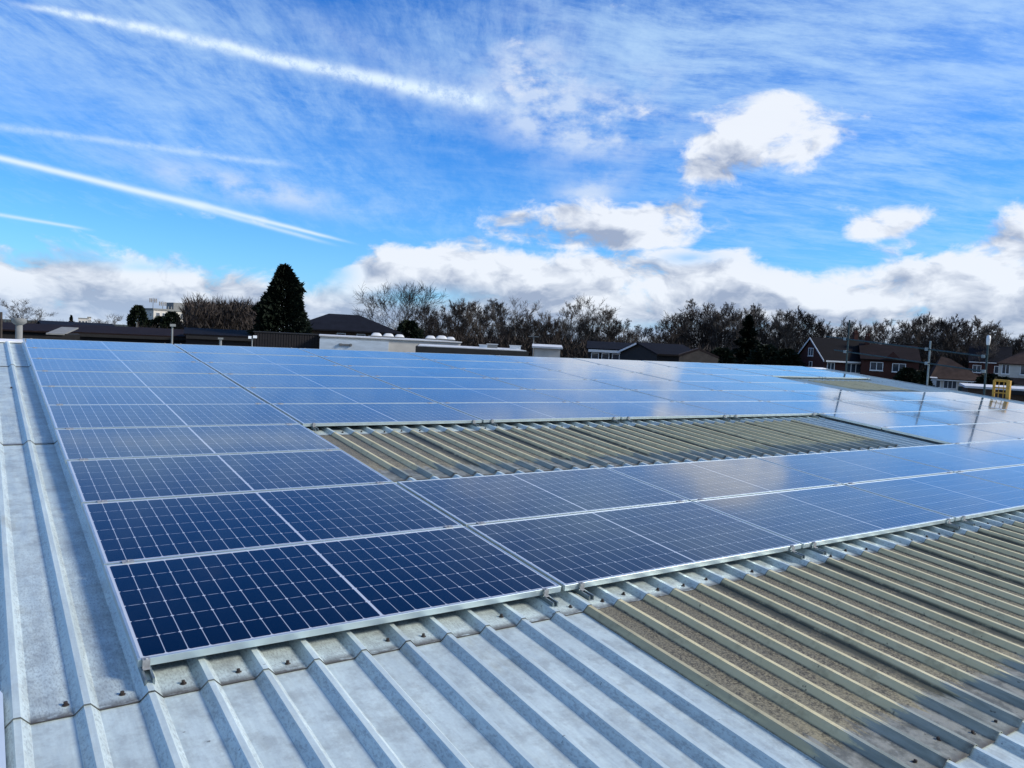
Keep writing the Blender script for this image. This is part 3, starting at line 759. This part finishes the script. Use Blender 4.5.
a = MB(); a.add([(.9, -.003, e_-1.75), (9.5, -.003, e_-1.75), (9.5, -1.3, e_-2.45), (.9, -1.3, e_-2.45), (.9, -.003, e_-2.5), (9.5, -.003, e_-2.5), (9.5, -1.3, e_-2.55), (.9, -1.3, e_-2.55)], [(0,3,2,1), (3,7,6,2), (0,4,7,3), (1,2,6,5), (4,5,6,7)]); a.build('porch_roof', MAT['tile_rust'], r)
a = MB(); a.box(1.1, 9.4, -1.1, -.003, 0, e_-2.56); po = a.build('bay', MAT['render'], r)
wb = window(r, 2.3, e_-3.9, 1.5, 1.2, 3); wb.location = (0, -1.10, 0)
chimney(r, rf, 4.2, 3.5, rg-.4, rg+1.)
tag(r, 'white rendered house with rust brown roof and paired windows at the right edge', 'house')
r = root_at('low_workshop', 969, 50., math.radians(3)); h = zat(985, 50, 389)
walls(9., 6., h, MAT['brick_brown'], r); a = MB(); a.box(-.15, 9.15, -.15, 6.15, h+.003, h+.12); a.build('roof', MAT['pale'], r)
a = MB(); a.box(2.0, 9.15, -.19, -.155, h-.22, h+.02); a.build('fascia', MAT['felt'], r); window(r, .6, 1., 1.2, 1., 2)
tag(r, 'low building with pale flat roof just beyond the yellow gate', 'outbuilding')

# ---- low roofs beyond the ridge
def hall(name, px0, px1, dist, pe, pr, wmat, rmat, label, depth=9., turn=0., fas=None, cat='building', kind='x', ox=.3):
    r = root_at(name, px0, dist, turn); w_ = (px1-px0)/FPX*dist*1.0; e_ = zat((px0+px1)/2, dist, pe); rg = zat((px0+px1)/2, dist, pr)
    walls(w_, depth, e_, wmat, r, kind, rg); rf = gable_roof(w_, depth, e_, rg, rmat, r, kind, ox)
    if fas: fascia(r, w_+.1, e_-.02, .22, -ox-.04, fas)
    tag(r, label, cat); return r, w_, e_, rg, rf
r, w_, e_, rg, rf = hall('hall', 588, 642, 76., 350.5, 343.5, MAT['felt'], MAT['tile_black'], 'low dark-roofed hall with a white strip of windows below its eaves', 9., 0, MAT['white'])
for k in range(5): window(r, .3+k*1.0, e_-.95, .75, .65, 1)
r, w_, e_, rg, rf = hall('hall', 657, 705, 66., 356, 346, MAT['felt'], MAT['tile_black'], 'long near-black roof with one white sloping verge board', 8., math.radians(25))
barge(w_, 8., e_, rg, r, 'x', .3, 0, .12, 1)
r, w_, e_, rg, rf = hall('workshop', 679, 716, 56., 357.6, 350.2, MAT['tan'], MAT['tile_rust'], 'small brown gable-fronted building just beyond the ridge', 7., 0, None, 'building', 'y', .05)
r, w_, e_, rg, rf = hall('hall', 534, 560, 62., 348.5, 346.5, MAT['render'], MAT['pale'], 'small flat pale-roofed unit in front of the wood', 6.)
r, w_, e_, rg, rf = hall('hall', -40, 62, 84., 331, 324.6, MAT['felt'], MAT['tile_brown'], 'long low dark brown roof at the far left behind the ridge', 10., math.radians(-6), None)
r, w_, e_, rg, rf = hall('hall', 76, 182, 72., 335.5, 329, MAT['fence'], MAT['tile_brown'], 'low maroon-brown roof in front of the pale apartment block', 9., 0, MAT['felt'])
r, w_, e_, rg, rf = hall('hall', 186, 262, 64., 337, 331.5, MAT['fence'], MAT['tile_black'], 'low near-black roof in front of the round bare thicket', 9., 0, MAT['felt'])
r, w_, e_, rg, rf = hall('hall', 44, 100, 96., 328, 323.4, MAT['brick'], MAT['tile_dark'], 'low slate roof between the leafless tree and the apartment block', 10., math.radians(4))
# pale metal roof section
r = root_at('lean_to', 46, 58., 0); h = zat(55, 58, 333.5)
walls(1.9, 3., h, MAT['felt'], r)
a = MB(); a.add([(0, -.1, h), (1.0, -.1, h), (1.9, 3, h+.42), (.9, 3, h+.42), (0, -.1, h-.08), (1.0, -.1, h-.08), (1.9, 3, h+.34), (.9, 3, h+.34)], [(0,1,2,3), (0,4,5,1), (1,5,6,2), (2,6,7,3), (3,7,4,0), (7,6,5,4)]); a.build('roof', MAT['conc'], r)
tag(r, 'small lean-to with a slanting pale metal roof among the dark roofs', 'outbuilding')
# hipped building behind the dark conifer
r = root_at('hipped_building', 292, 82.); e_ = zat(350, 82, 330.5); rg = zat(350, 82, 313.8)
walls(10.6, 7.4, e_, MAT['brick_brown'], r); hip_roof(10.6, 7.4, e_, rg, MAT['tile_dark'], r, .5)
for k in range(3): window(r, 4.4+k*2., e_-1.3, .9, 1.0, 1)
a = MB(); a.box(7.6, 9.3, -.03, -.003, 0, e_-.4); a.build('wall_panel', MAT['render'], r)
tag(r, 'wide slate-roofed hipped building right of the big dark conifer', 'building')
r = root_at('boarded_building', 254, 46.); h = zat(285, 46, 334.2)
walls(3.75, 5., h, MAT['fence'], r)
a = MB()
for k in range(26): a.box(.02+k*.144, .02+k*.144+.10, -.03, -.003, h-1.2, h+.02)
a.build('cladding_boards', MAT['fence'], r); a = MB(); a.box(-.05, 3.8, -.06, 5.05, h+.023, h+.08); a.build('roof', MAT['felt'], r)
tag(r, 'dark vertically boarded building in front of the big conifer', 'building')
# pale flat-roofed block with rooflights
DA = 34.
r = root_at('flat_roofed_block', 320, DA); h = zat(350, DA, 337.6); wA = (458-320)/FPX*DA
walls(wA, 13., h, MAT['render'], r)
a = MB(); a.box(-.02, 2.88, -.05, -.003, h-1.4, h-.10); a.build('metal_cladding', MAT['panelgrey'], r)
a = MB(); a.box(.80, 1.32, -.11, -.054, h-.34, h-.28); a.box(.80, .90, -.13, -.054, h-.36, h-.26); a.box(1.24, 1.32, -.13, -.054, h-.36, h-.26); a.build('bracket', MAT['steel'], r)
a = MB(); a.box(-.05, wA+.05, -.07, 13.05, h+.003, h+.05); a.build('roof', MAT['pale'], r)
tag(r, 'pale flat-roofed block with blue-grey cladding rising behind the ridge', 'building')
dz = h+.05
def dome(px, dist, s_, label):
    s_ *= .72
    p = at(px, dist); p.z = GZ+dz
    r = empty('rooflight_dome', p, (0, 0, facing(px)))
    a = MB(); a.box(-.42*s_, .42*s_, -.42*s_, .42*s_, 0, .10*s_); a.build('kerb', MAT['conc'], r)
    a = MB(); n = 8
    vs_ = []; 
    for i in range(n+1):
        for j in range(n+1):
            x, y = 2*i/n-1, 2*j/n-1; vs_.append((x*.40*s_, y*.40*s_, .101*s_+.22*s_*max(0, (1-x**4))*max(0, (1-y**4))))
    a.add(vs_, [(i*(n+1)+j, (i+1)*(n+1)+j, (i+1)*(n+1)+j+1, i*(n+1)+j+1) for i in range(n) for j in range(n)])
    a.build('dome', MAT['pale'], r, True)
    tag(r, label, 'rooflight', 'white rooflight domes on the pale block')
for px, dist, s_, lb in ((376, 41, 1., 'white rooflight dome on the pale block, leftmost of six'), (388, 41.5, 1., 'white rooflight dome on the pale block, second from left'), (399, 42, .9, 'white rooflight dome on the pale block, third from left'),
        (430, 41.5, .95, 'white rooflight dome right of the small evergreen, nearest to it'), (441, 42, 1.1, 'white rooflight dome on the pale block, second from the right'), (450, 43, .9, 'white rooflight dome on the pale block, rightmost of six')): dome(px, dist, s_, lb)
DB = 27.
r = root_at('flat_roofed_annexe', 417, DB, math.radians(-1)); h = zat(470, DB, 349.3); wB = (527-417)/FPX*DB
walls(wB, 6., h-.02, MAT['brick_brown'], r); a = MB(); a.box(-.05, wB+.05, -.06, 6, h-.20, h+.02); a.build('fascia', MAT['felt'], r)
a = MB(); a.box(.02, wB-.02, .04, 5.9, h+.021, h+.05); a.build('roof', MAT['pale'], r)
tag(r, 'low annexe with a thick black roof edge just beyond the ridge', 'building')
def onroof(name, px, dist, ww, dd, hh, mat_, label, cat):
    p = at(px, dist); p.z = GZ+h+.05
    r = empty(name, p, (0, 0, facing(px))); a = MB(); a.box(-ww/2, ww/2, 0, dd, 0, hh*.85); a.build('casing', mat_, r)
    a = MB(); a.box(-ww/2-.03, ww/2+.03, -.03, dd+.03, hh*.85+.001, hh); a.build('lid', MAT['pale'], r)
    tag(r, label, cat)
onroof('roof_hatch', 483, 29.5, .30, .5, .12, MAT['panelgrey'], 'grey roof hatch on the black-edged annexe, left of the white box', 'hatch')
onroof('plant_box', 492, 30, .4, .6, .16, MAT['conc'], 'beige plant box on the annexe roof beside the grey hatch', 'plant box')
onroof('plant_box', 515, 29.5, .42, .6, .15, MAT['white'], 'white box at the right end of the annexe roof', 'plant box')
# apartment block
r = root_at('apartment_block', 153, 250., math.radians(22)); e_ = zat(160, 250, 310.3)
walls(9.6, 12., e_, MAT['render'], r); a = MB(); a.box(-.2, 9.8, -.2, 12.2, e_+.003, e_+.5); rf = a.build('roof', MAT['conc'], r)
for fl_ in range(4):
    for k in range(5): window(r, .7+k*1.8, e_-2.0-fl_*2.7, 1.1, 1.3, 2)
    for k in range(3): window(r, 1.2+k*3.6, e_-2.0-fl_*2.7, 1.3, 1.3, 2, 'left')
a = MB(); a.box(6.6, 9.9, 2, 7, e_+.505, e_+2.6); a.build('lift_house', MAT['conc'], r)
for x, hh in ((.6, 3.1), (3.4, 2.3)):
    a = MB(); a.tube((x, 2, e_+.5), (x, 2, e_+.5+hh), .08, .06, 6); 
    for q in (-.9, -.4, .4, .9): a.box(x+q-.12, x+q+.12, 1.9, 2.1, e_+hh-.9, e_+hh+.3)
    a.box(x-1., x+1., 1.96, 2.04, e_+hh-.3, e_+hh-.2); a.build('antenna_mast', MAT['steel'], r)
for x in (4.6, 5.5): a = MB(); a.tube((x, 1, e_+.5), (x, 1, e_+1.3), .2, .2, 8); a.build('vent_pipe', MAT['conc'], r)
tag(r, 'pale cream apartment block with roof antennas on the left skyline', 'apartment block')
for px, wpx, py, lb in ((78, 8, 318.5, 'tiny pale block on the far left skyline beside the pointed conifer'), (87, 3, 317.5, 'narrow white tower on the far left skyline')):
    r = root_at('far_building', px, 420.); h = zat(px, 420, py); ww = wpx/FPX*420
    walls(ww, 8., h, MAT['render'], r); a = MB(); a.box(-.1, ww+.1, -.1, 8.1, h+.003, h+.4); a.build('roof', MAT['conc'], r)
    for k in range(3): window(r, .3+k*ww/3.3, h-2.2, ww/5, 1.2, 1)
    tag(r, lb, 'building')

# ------------------------------------------------------------------ vegetation
def bare_tree(seed, H=10., spread=.5, n1=9, up=.5, rt=.16, rmin=.012, depth=4, nb=5, start=.22, lm=None, trunkmat='bark', twigmat='twig'):
    rd = random.Random(seed); T_ = MB(); K = MB()
    def seg(mb, p, q, r0, r1, n): mb.tube(p, q, r0, r1, n, False)
    def grow(p, d, L, r, lev):
        n = 3 if lev < 3 else 2; pts = [p]; dirs = [d]
        for i in range(n):
            j = Vector((rd.gauss(0, 1), rd.gauss(0, 1), rd.gauss(0, 1)))*(.10+.05*lev)
            d = (d+j+Vector((0, 0, .10*up))).normalized(); p = p+d*(L/n); pts.append(p); dirs.append(d)
        for i in range(n):
            ra = max(rmin, r*(1-.75*i/n)); rb = max(rmin*.8, r*(1-.75*(i+1)/n))
            seg(T_ if lev <= 1 else K, pts[i], pts[i+1], ra, rb, 5 if lev <= 1 else 3)
        if lev >= depth: return
        k = nb if lev > 1 else nb+1
        for i in range(k):
            f = rd.uniform(.25, 1.0); s = f*n; b = min(n-1, int(s)); q = pts[b].lerp(pts[b+1], s-b)
            ax = dirs[b].orthogonal().normalized(); ax.rotate(Matrix.Rotation(rd.uniform(0, 2*PI), 3, dirs[b]))
            ang = rd.uniform(.35, .85); nd = (dirs[b]*math.cos(ang)+ax*math.sin(ang)); nd = (nd+Vector((0, 0, up*.35))).normalized()
            grow(q, nd, L*rd.uniform(.45, .68), max(rmin, r*.5*(1-.4*f)), lev+1)
    # trunk
    p = Vector((0, 0, 0)); d = Vector((0, 0, 1)); n = 7; pts = [p]
    for i in range(n):
        d = (d+Vector((rd.gauss(0, .05), rd.gauss(0, .05), .2))).normalized(); p = p+d*(H*.88/n); pts.append(p)
    for i in range(n): seg(T_, pts[i], pts[i+1], rt*(1-.85*i/n), rt*(1-.85*(i+1)/n), 7)
    for i in range(n1):
        f = start+(1-start)*(i+rd.random()*.6)/n1; s = min(.999, f)*n; b = int(s); q = pts[b].lerp(pts[b+1], s-b)
        a_ = i*2.4+rd.uniform(-.4, .4); el = up+rd.uniform(-.15, .2)
        L = H*spread*(lm(f) if lm else (1.05-f*.75))
        grow(q, Vector((math.cos(a_)*math.cos(el), math.sin(a_)*math.cos(el), math.sin(el))), L, rt*.55*(1.1-f), 1)
    r = empty('bare_tree'); T_.build('trunk', MAT[trunkmat], r); K.build('crown', MAT[twigmat], r)
    return r
def leafy(name, seed, H, prof, n=6000, s=.24, mat_='needle', droop=.2, base=0., lobes=26):
    rd = random.Random(seed); a = MB(); lob = [(rd.uniform(0, 2*PI), rd.uniform(.1, .95), rd.uniform(.10, .32)) for _ in range(lobes)]
    for i in range(n):
        h = rd.random()**1.15; th = rd.uniform(0, 2*PI); R_ = prof(h)
        k = 1.
        for (lt, lh, la) in lob:
            dd = ((math.cos(th-lt)-1)**2*2+math.sin(th-lt)**2)*2.5+((h-lh)/.07)**2
            k += la*math.exp(-dd)
        rr = R_*k*(rd.random()**.28)*rd.uniform(.86, 1.04); c = Vector((rr*math.cos(th), rr*math.sin(th), base+h*H+rd.uniform(-.1, .1)))
        out = Vector((math.cos(th), math.sin(th), rd.uniform(-droop-.3, .9))).normalized()
        ax = out.cross(Vector((rd.gauss(0, 1), rd.gauss(0, 1), rd.gauss(0, 1)))).normalized(); q = s*rd.uniform(.5, 1.3)
        a.add([c-ax*q*.35, c+ax*q*.35, c+out*q], [(0, 1, 2)])
        ax2 = (ax+out.cross(ax)*rd.uniform(-1, 1)).normalized()
        a.add([c-ax2*q*.3-out*q*.2, c+ax2*q*.3, c-out*q*.5+Vector((0, 0, q*.3))], [(0, 1, 2)])
    r = empty(name); t = MB(); t.tube((0, 0, 0), (0, 0, H*.93+base), max(.08, H*.02), .02, 8); t.build('trunk', MAT['barkd'], r)
    a.build('crown', MAT[mat_], r); return r
def place(o, px, dist, H=None, H0=1., label=None, cat='tree', group=None, sx=1., rot=0.):
    H0 = topz(o); o.location = at(px, dist); k = (H/H0) if H else 1.; o.scale = (k*sx, k*sx, k); o.rotation_euler = (0, 0, rot); tag(o, label, cat, group); return o
Ht = lambda px, dist, py: zat(px, dist, py)
_tz = {}
def topz(o):
    k = tuple(c.data.name for c in o.children)
    if k not in _tz:
        zs = sorted(v.co.z for c in o.children for v in c.data.vertices); _tz[k] = zs[int(len(zs)*.997)]
    return _tz[k]
# the big dark conifer
o = leafy('conifer_tree', 3, 11., lambda h: 2.95*(1-h)**.66*(.84+.30*min(1, h*4))+.12, 15000, .46, base=.2, lobes=70)
place(o, 282, 66, Ht(282, 66, 266), 11.2, 'large solitary dark conifer left of centre, breaking the skyline'); o.scale.x *= .76; o.scale.y *= .76
o = leafy('spruce_tree', 8, 9., lambda h: 3.1*(1-h)**.85*(.66+.34*math.cos(h*48)), 7500, .42, base=.2)
place(o, 746, 108, Ht(746, 108, 316), 9.2, 'dark pointed spruce in front of the right-hand wood')
sp2 = copy_tree(o); place(sp2, 71, 170, Ht(71, 170, 315.5), 9.2, 'small pointed conifer on the far left skyline'); sp2.scale.x *= .7; sp2.scale.y *= .7
ev = leafy('evergreen_tree', 21, 6., lambda h: 2.0*math.sqrt(max(.02, 1-(2*h-.9)**2*.8)), 5000, .40, 'ivy')
evs = [(408, 84, 321, .8, 'round dark evergreen at the foot of the spreading bare tree'), (138, 150, 305.5, .40, 'dark narrow evergreen left of the apartment block'),
       (160, 140, 316.5, .75, 'low dark evergreen in front of the apartment block, left one'), (171, 138, 312, .8, 'dark evergreen in front of the apartment block, right one'),
       (148, 148, 320, .8, 'small dark bush at the foot of the narrow evergreen'), (240, 90, 322, 1.3, 'dark bush between the bare thicket and the big conifer'),
       (722, 104, 348, 1.3, 'low dark evergreen left of the pointed spruce'), (765, 104, 345, 1.4, 'low dark evergreen right of the pointed spruce'), (785, 103, 349, 1.3, 'dark evergreen touching the gabled house on its left'),
       (908, 98, 368, 1.0, 'dark garden bush right of the brick house'), (921, 99, 371, .8, 'small garden bush beside the pale garage'), (990, 92, 374, .9, 'dark shrub left of the white house'), (1003, 88, 377, .7, 'low shrub in front of the white house')]
for i, (px, dist, py, sx, lb) in enumerate(evs):
    q = ev if i == 0 else copy_tree(ev); place(q, px, dist, Ht(px, dist, py), 6.05, lb, 'tree' if 'bush' not in lb and 'shrub' not in lb else 'bush', None, 1., i*1.3)
    k = q.scale.z; q.scale.x = q.scale.y = k*.5+sx*.35
# leafless trees
spread = bare_tree(9, 10., .52, 22, .62, .17, .013, 4, 5, .16, lambda f: .62+.30*math.sin(PI*min(1,f*1.05)), 'bark', 'twig')
place(spread, 398, 92, Ht(398, 92, 282), 10., 'solitary broad leafless tree with rounded crown right of the hipped roof', 'tree', None, 1.15)
tall = bare_tree(14, 10., .34, 15, .85, .13, .013, 4, 5, .25, None, 'bark', 'twigp')
tall2 = bare_tree(15, 10., .40, 14, .75, .13, .013, 4, 5, .28, lambda f: .8-.3*abs(f-.6), 'bark', 'twigp')
wood = [bare_tree(31, 10., .36, 13, .9, .13, .016, 4, 5, .12, None, 'barkd', 'twig'), bare_tree(32, 10., .42, 13, .8, .12, .016, 4, 5, .10, None, 'bark', 'twig'),
        bare_tree(33, 10., .33, 14, 1.0, .14, .016, 4, 5, .15, lambda f: .9-.4*f, 'bark', 'twigp')]
thick = bare_tree(41, 10., .50, 16, .8, .10, .018, 4, 5, .04, lambda f: .9-.35*f, 'barkd', 'twig')
for px, py, src, lb in ((510, 299, tall2, 'taller leafless tree rising from the left wood behind the annexe'), (568, 300, tall, 'slender leafless tree, left of the pale-limbed pair at centre'),
        (590, 297, tall2, 'tallest pale-limbed leafless tree near the centre skyline'), (608, 306, tall, 'slender leafless tree just right of the tallest centre tree'),
        (28, 300, tall2, 'leafless round tree at the far left edge'), (106, 314, tall2, 'faint low leafless tree between the far blocks and the narrow evergreen'), (203, 294, tall2, 'pale leafless tree standing above the round thicket'),
        (848, 318, tall, 'leafless tree rising behind the dark-roofed gabled house'), (987, 322, tall, 'leafless tree behind the slate roof near the right edge')):
    used_ = src.get('label'); q = src if not used_ else copy_tree(src)
    dist = 118 if 500 < px < 620 else 135
    place(q, px, dist, Ht(px, dist, py), 10., lb, 'tree', None, 1.15, px*.37)
    if px in (28, 106): q.scale.x *= 1.3; q.scale.y *= 1.3
random.seed(77)
def skyline(px, tab):
    for (a0, y0), (a1, y1) in zip(tab, tab[1:]):
        if a0 <= px <= a1: return y0+(y1-y0)*(px-a0)/(a1-a0)
    return tab[-1][1]
belts = [([(424, 309), (440, 306), (470, 305), (500, 304), (530, 308), (548, 318), (560, 322), (600, 320), (628, 322), (648, 330)], 424, 648, 9.0, (112, 126), 'dark leafless tree in the wood left of the skyline dip', 'leafless trees of the left wood', 1.0),
         ([(650, 329), (668, 320), (682, 308), (700, 303), (735, 306), (760, 310), (800, 311), (818, 316), (832, 326), (838, 328)], 650, 838, 7.5, (122, 140), 'leafless tree in the tall wood behind the pointed spruce', 'leafless trees of the tall wood', 1.0),
         ([(838, 326), (860, 322), (890, 321), (930, 317), (960, 319), (985, 326), (1010, 332), (1045, 338)], 838, 1045, 8., (138, 158), 'leafless tree in the dark wood behind the houses', 'leafless trees behind the houses', 1.0)]
woodused = {}
for tab, a0, a1, stp, dr_, lb, gp, sx in belts:
    px = a0
    while px < a1:
        i = random.randrange(3); src = wood[i]
        q = src if i not in woodused else copy_tree(src); woodused[i] = 1
        dist = random.uniform(*dr_); py = skyline(px, tab)+random.uniform(-6, 12)
        place(q, px, dist, Ht(px, dist, py), 10., lb, 'tree', gp, random.uniform(.9, 1.25), random.uniform(0, 6.3))
        px += stp*random.uniform(.55, 1.2)
tb = [(184, 314), (196, 303), (215, 299), (232, 303), (246, 309), (256, 318)]; px = 189; first_ = True
while px < 256:
    q = thick if first_ else copy_tree(thick); first_ = False
    dist = random.uniform(84, 96); place(q, px, dist, Ht(px, dist, skyline(px, tb)+random.uniform(-4, 7)), 10., 'dense leafless bush in the round thicket left of the big conifer', 'bush', 'bushes of the round thicket', 1.2, px*.7)
    px += 8
# scrub under the woods
def scrub(name, a0, a1, d0, d1, hf, n, label_):
    rd = random.Random(a0); a = MB()
    for i in range(n):
        px = rd.uniform(a0, a1); dist = rd.uniform(d0, d1); p = at(px, dist); h = hf(px)*(rd.random()**1.3)
        c = p+Vector((0, 0, h)); d = Vector((rd.gauss(0, .6), rd.gauss(0, .6), 1)).normalized(); L = rd.uniform(.5, 1.6); ax = d.orthogonal().normalized(); ax.rotate(Matrix.Rotation(rd.uniform(0, 6.3), 3, d)); ww = rd.uniform(.02, .10)
        a.add([c-ax*ww, c+ax*ww, c+d*L], [(0, 1, 2)])
    o = a.build(name, MAT['twig']); tag(o, label_, 'scrub', None, 'stuff')
scrub('scrub', 415, 660, 108, 128, lambda x: 5.6, 24000, 'dark tangled scrub filling the foot of the left wood')
scrub('scrub', 655, 845, 116, 140, lambda x: 5.6, 24000, 'dark tangled scrub filling the foot of the tall wood')
scrub('scrub', 840, 1060, 136, 158, lambda x: 6.5, 22000, 'dark tangled scrub behind the houses')
scrub('scrub', 184, 258, 80, 98, lambda x: 7.5, 14000, 'dark scrub filling the round thicket')
scrub('scrub', -60, 175, 120, 150, lambda x: 4.2, 14000, 'dark low scrub along the far left skyline')

# ------------------------------------------------------------------ things at the roof edge
# flue on the ridge, far left
p = rear(.30, .25, .0); r = empty('roof_flue', (0, 0, 0))
d = at(19, 16.2); base = Vector((d.x, d.y, pk.z-.15)); r.location = base
hh = at(19, 16.2, 318).z-base.z
a = MB(); a.lathe([(.055, 0), (.055, hh-.10), (.05, hh-.10)], (0, 0, 0), 14); a.build('pipe', MAT['conc'], r, True)
a = MB(); a.lathe([(.06, hh-.12), (.115, hh-.08), (.115, hh-.03), (.105, hh-.005), (.0, hh)], (0, 0, 0), 18); a.build('cowl', MAT['conc'], r, True)
tag(r, 'grey flue pipe with round cowl standing at the ridge, far left', 'flue')
def thinpost(name, px, dist, y0, y1, rr, mat_, label, cat, head=None, hm='white'):
    p = at(px, dist, y0); b = max(GZ, min(p.z-.3, GZ)) if dist > 40 else p.z-.4
    r = empty(name, (p.x, p.y, b), (0, 0, facing(px))); top_ = at(px, dist, y1).z-b
    a = MB(); a.tube((0, 0, 0), (0, 0, top_), rr, rr*.8, 8); a.build('post', MAT[mat_], r)
    if head:
        a = MB(); 
        for (x0, x1, z0, z1) in head: a.box(x0, x1, -.06, .06, top_+z0, top_+z1)
        a.build('lamp_head', MAT[hm], r)
    tag(r, label, cat); return r
thinpost('lamp_post', 172, 19., 341, 326, .022, 'conc', 'short grey lamp post just beyond the ridge where the first panel columns meet', 'lamp post', [(-.05, .07, -.01, .045)], 'conc')
thinpost('floodlight_post', 252, 22., 346, 338, .02, 'conc', 'pair of white floodlights on a short post before the big conifer', 'floodlight', [(-.10, -.02, -.02, .05), (.02, .12, 0, .07)], 'white')
thinpost('roof_vent', 220.5, 20., 342, 338.5, .035, 'conc', 'small pale roof vent peeping over the ridge below the thicket', 'vent', [(-.06, .06, -.02, .02)], 'conc')
thinpost('street_lamp', 533, 72., 352, 337, .06, 'conc', 'thin grey street lamp beside the small pale unit', 'street lamp', [(-.5, .5, 0, .08)], 'conc')
thinpost('telegraph_pole', 1, 60., 330, 312, .09, 'barkd', 'thin dark pole at the left edge of the picture', 'pole')
thinpost('telegraph_pole', 136.5, 90., 335, 322, .06, 'conc', 'thin pole in front of the narrow evergreen', 'pole')
# guard rail of scaffold tubes along the verge
def edge_pt(px, u=22.32):
    """height and position on the vertical plane just outside the verge"""
    d = ray(px, 380); k = (u-CAM.x)/d.x; return CAM.y+d.y*k
def zed(px, py, u=22.32):
    d = ray(px, py); k = (u-CAM.x)/d.x; return Vector((u, CAM.y+d.y*k, CAM.z+d.z*k))
gr = empty('guard_rail', zed(983, 393)); inv_ = -gr.location
posts = [(845.5, 377, 320), (927, 386, 341), (984, 394, 336)]
for k, (px, y0, y1) in enumerate(posts):
    b = zed(px, y0); t_ = zed(px+ (.045*(y0-y1)), y1); t_ = Vector((b.x, b.y, t_.z)); a = MB(); a.tube(b+inv_-Vector((0, 0, 1.2)), t_+inv_, .026, .026, 10); a.build('post', MAT['teal' if k != 1 else 'galvtube'], gr)
for (xa, ya, xb, yb) in ((826, 336.5, 985, 356.5), (834, 350.0, 985, 371.5)):
    a = MB(); a.tube(zed(xa, ya, 22.26)+inv_, zed(xb, yb, 22.26)+inv_, .020, .020, 10); a.build('rail', MAT['teal'], gr)
    for px, y0, y1 in posts:
        q = zed(px, ya+(yb-ya)*(px-xa)/(xb-xa), 22.29); c = MB(); c.box(-.05, .05, -.045, .045, -.045, .045, Matrix.Translation(q+inv_)); c.build('coupler', MAT['galvtube'], gr)
c0 = zed(986, 345); cy_ = zed(984, 394).y
a = MB(); zt = zed(986, 335).z; zb = zed(986, 345).z
a.lathe([(0, zt-zb), (.045, zt-zb-.02), (.055, (zt-zb)*.55), (.048, .05), (.036, 0)], tuple(Vector((22.32, cy_, zb))+inv_), 14); a.build('post_cap', MAT['white'], gr, True)
tag(gr, 'teal scaffold tube guard rail, three posts, along the right verge', 'guard rail')
# yellow ladder gate
yg = empty('ladder_gate', zed(999, 397)); iv = -yg.location
def Y(px, py, u=22.34): return zed(px, py, u)+iv
a = MB(); b0 = Y(993, 399); b1 = Y(1007.5, 401); h0 = Y(993, 380).z; 
p0_ = Vector((b0.x, b0.y, b0.z-.5)); p1_ = Vector((b1.x, b1.y, b1.z-.5)); q0 = Vector((b0.x, b0.y, h0)); q1 = Vector((b1.x, b1.y, h0-.01))
a.tube(p0_, q0, .035, .035, 10); a.tube(q0, q1, .035, .035, 10); a.build('gate_frame', MAT['yellow'], yg)
a = MB(); a.box(-.045, .045, -.045, .045, p1_.z, q1.z+.02, Matrix.Translation(Vector((b1.x, b1.y, 0)))); a.build('gate_post', MAT['yellow'], yg)
for t_ in (.35, .62):
    a = MB(); z_ = b0.z+(h0-b0.z)*t_; a.tube((b0.x, b0.y, z_), (b1.x, b1.y, z_), .018, .018, 8); a.build('rung', MAT['yellow'], yg)
for t_ in (.33, .66):
    a = MB(); x_ = b0.lerp(b1, t_); a.tube((x_.x, x_.y, b0.z), (x_.x, x_.y, h0), .010, .010, 8); a.build('bar', MAT['yellow'], yg)
tag(yg, 'yellow tubular ladder gate at the right verge of the roof', 'gate')
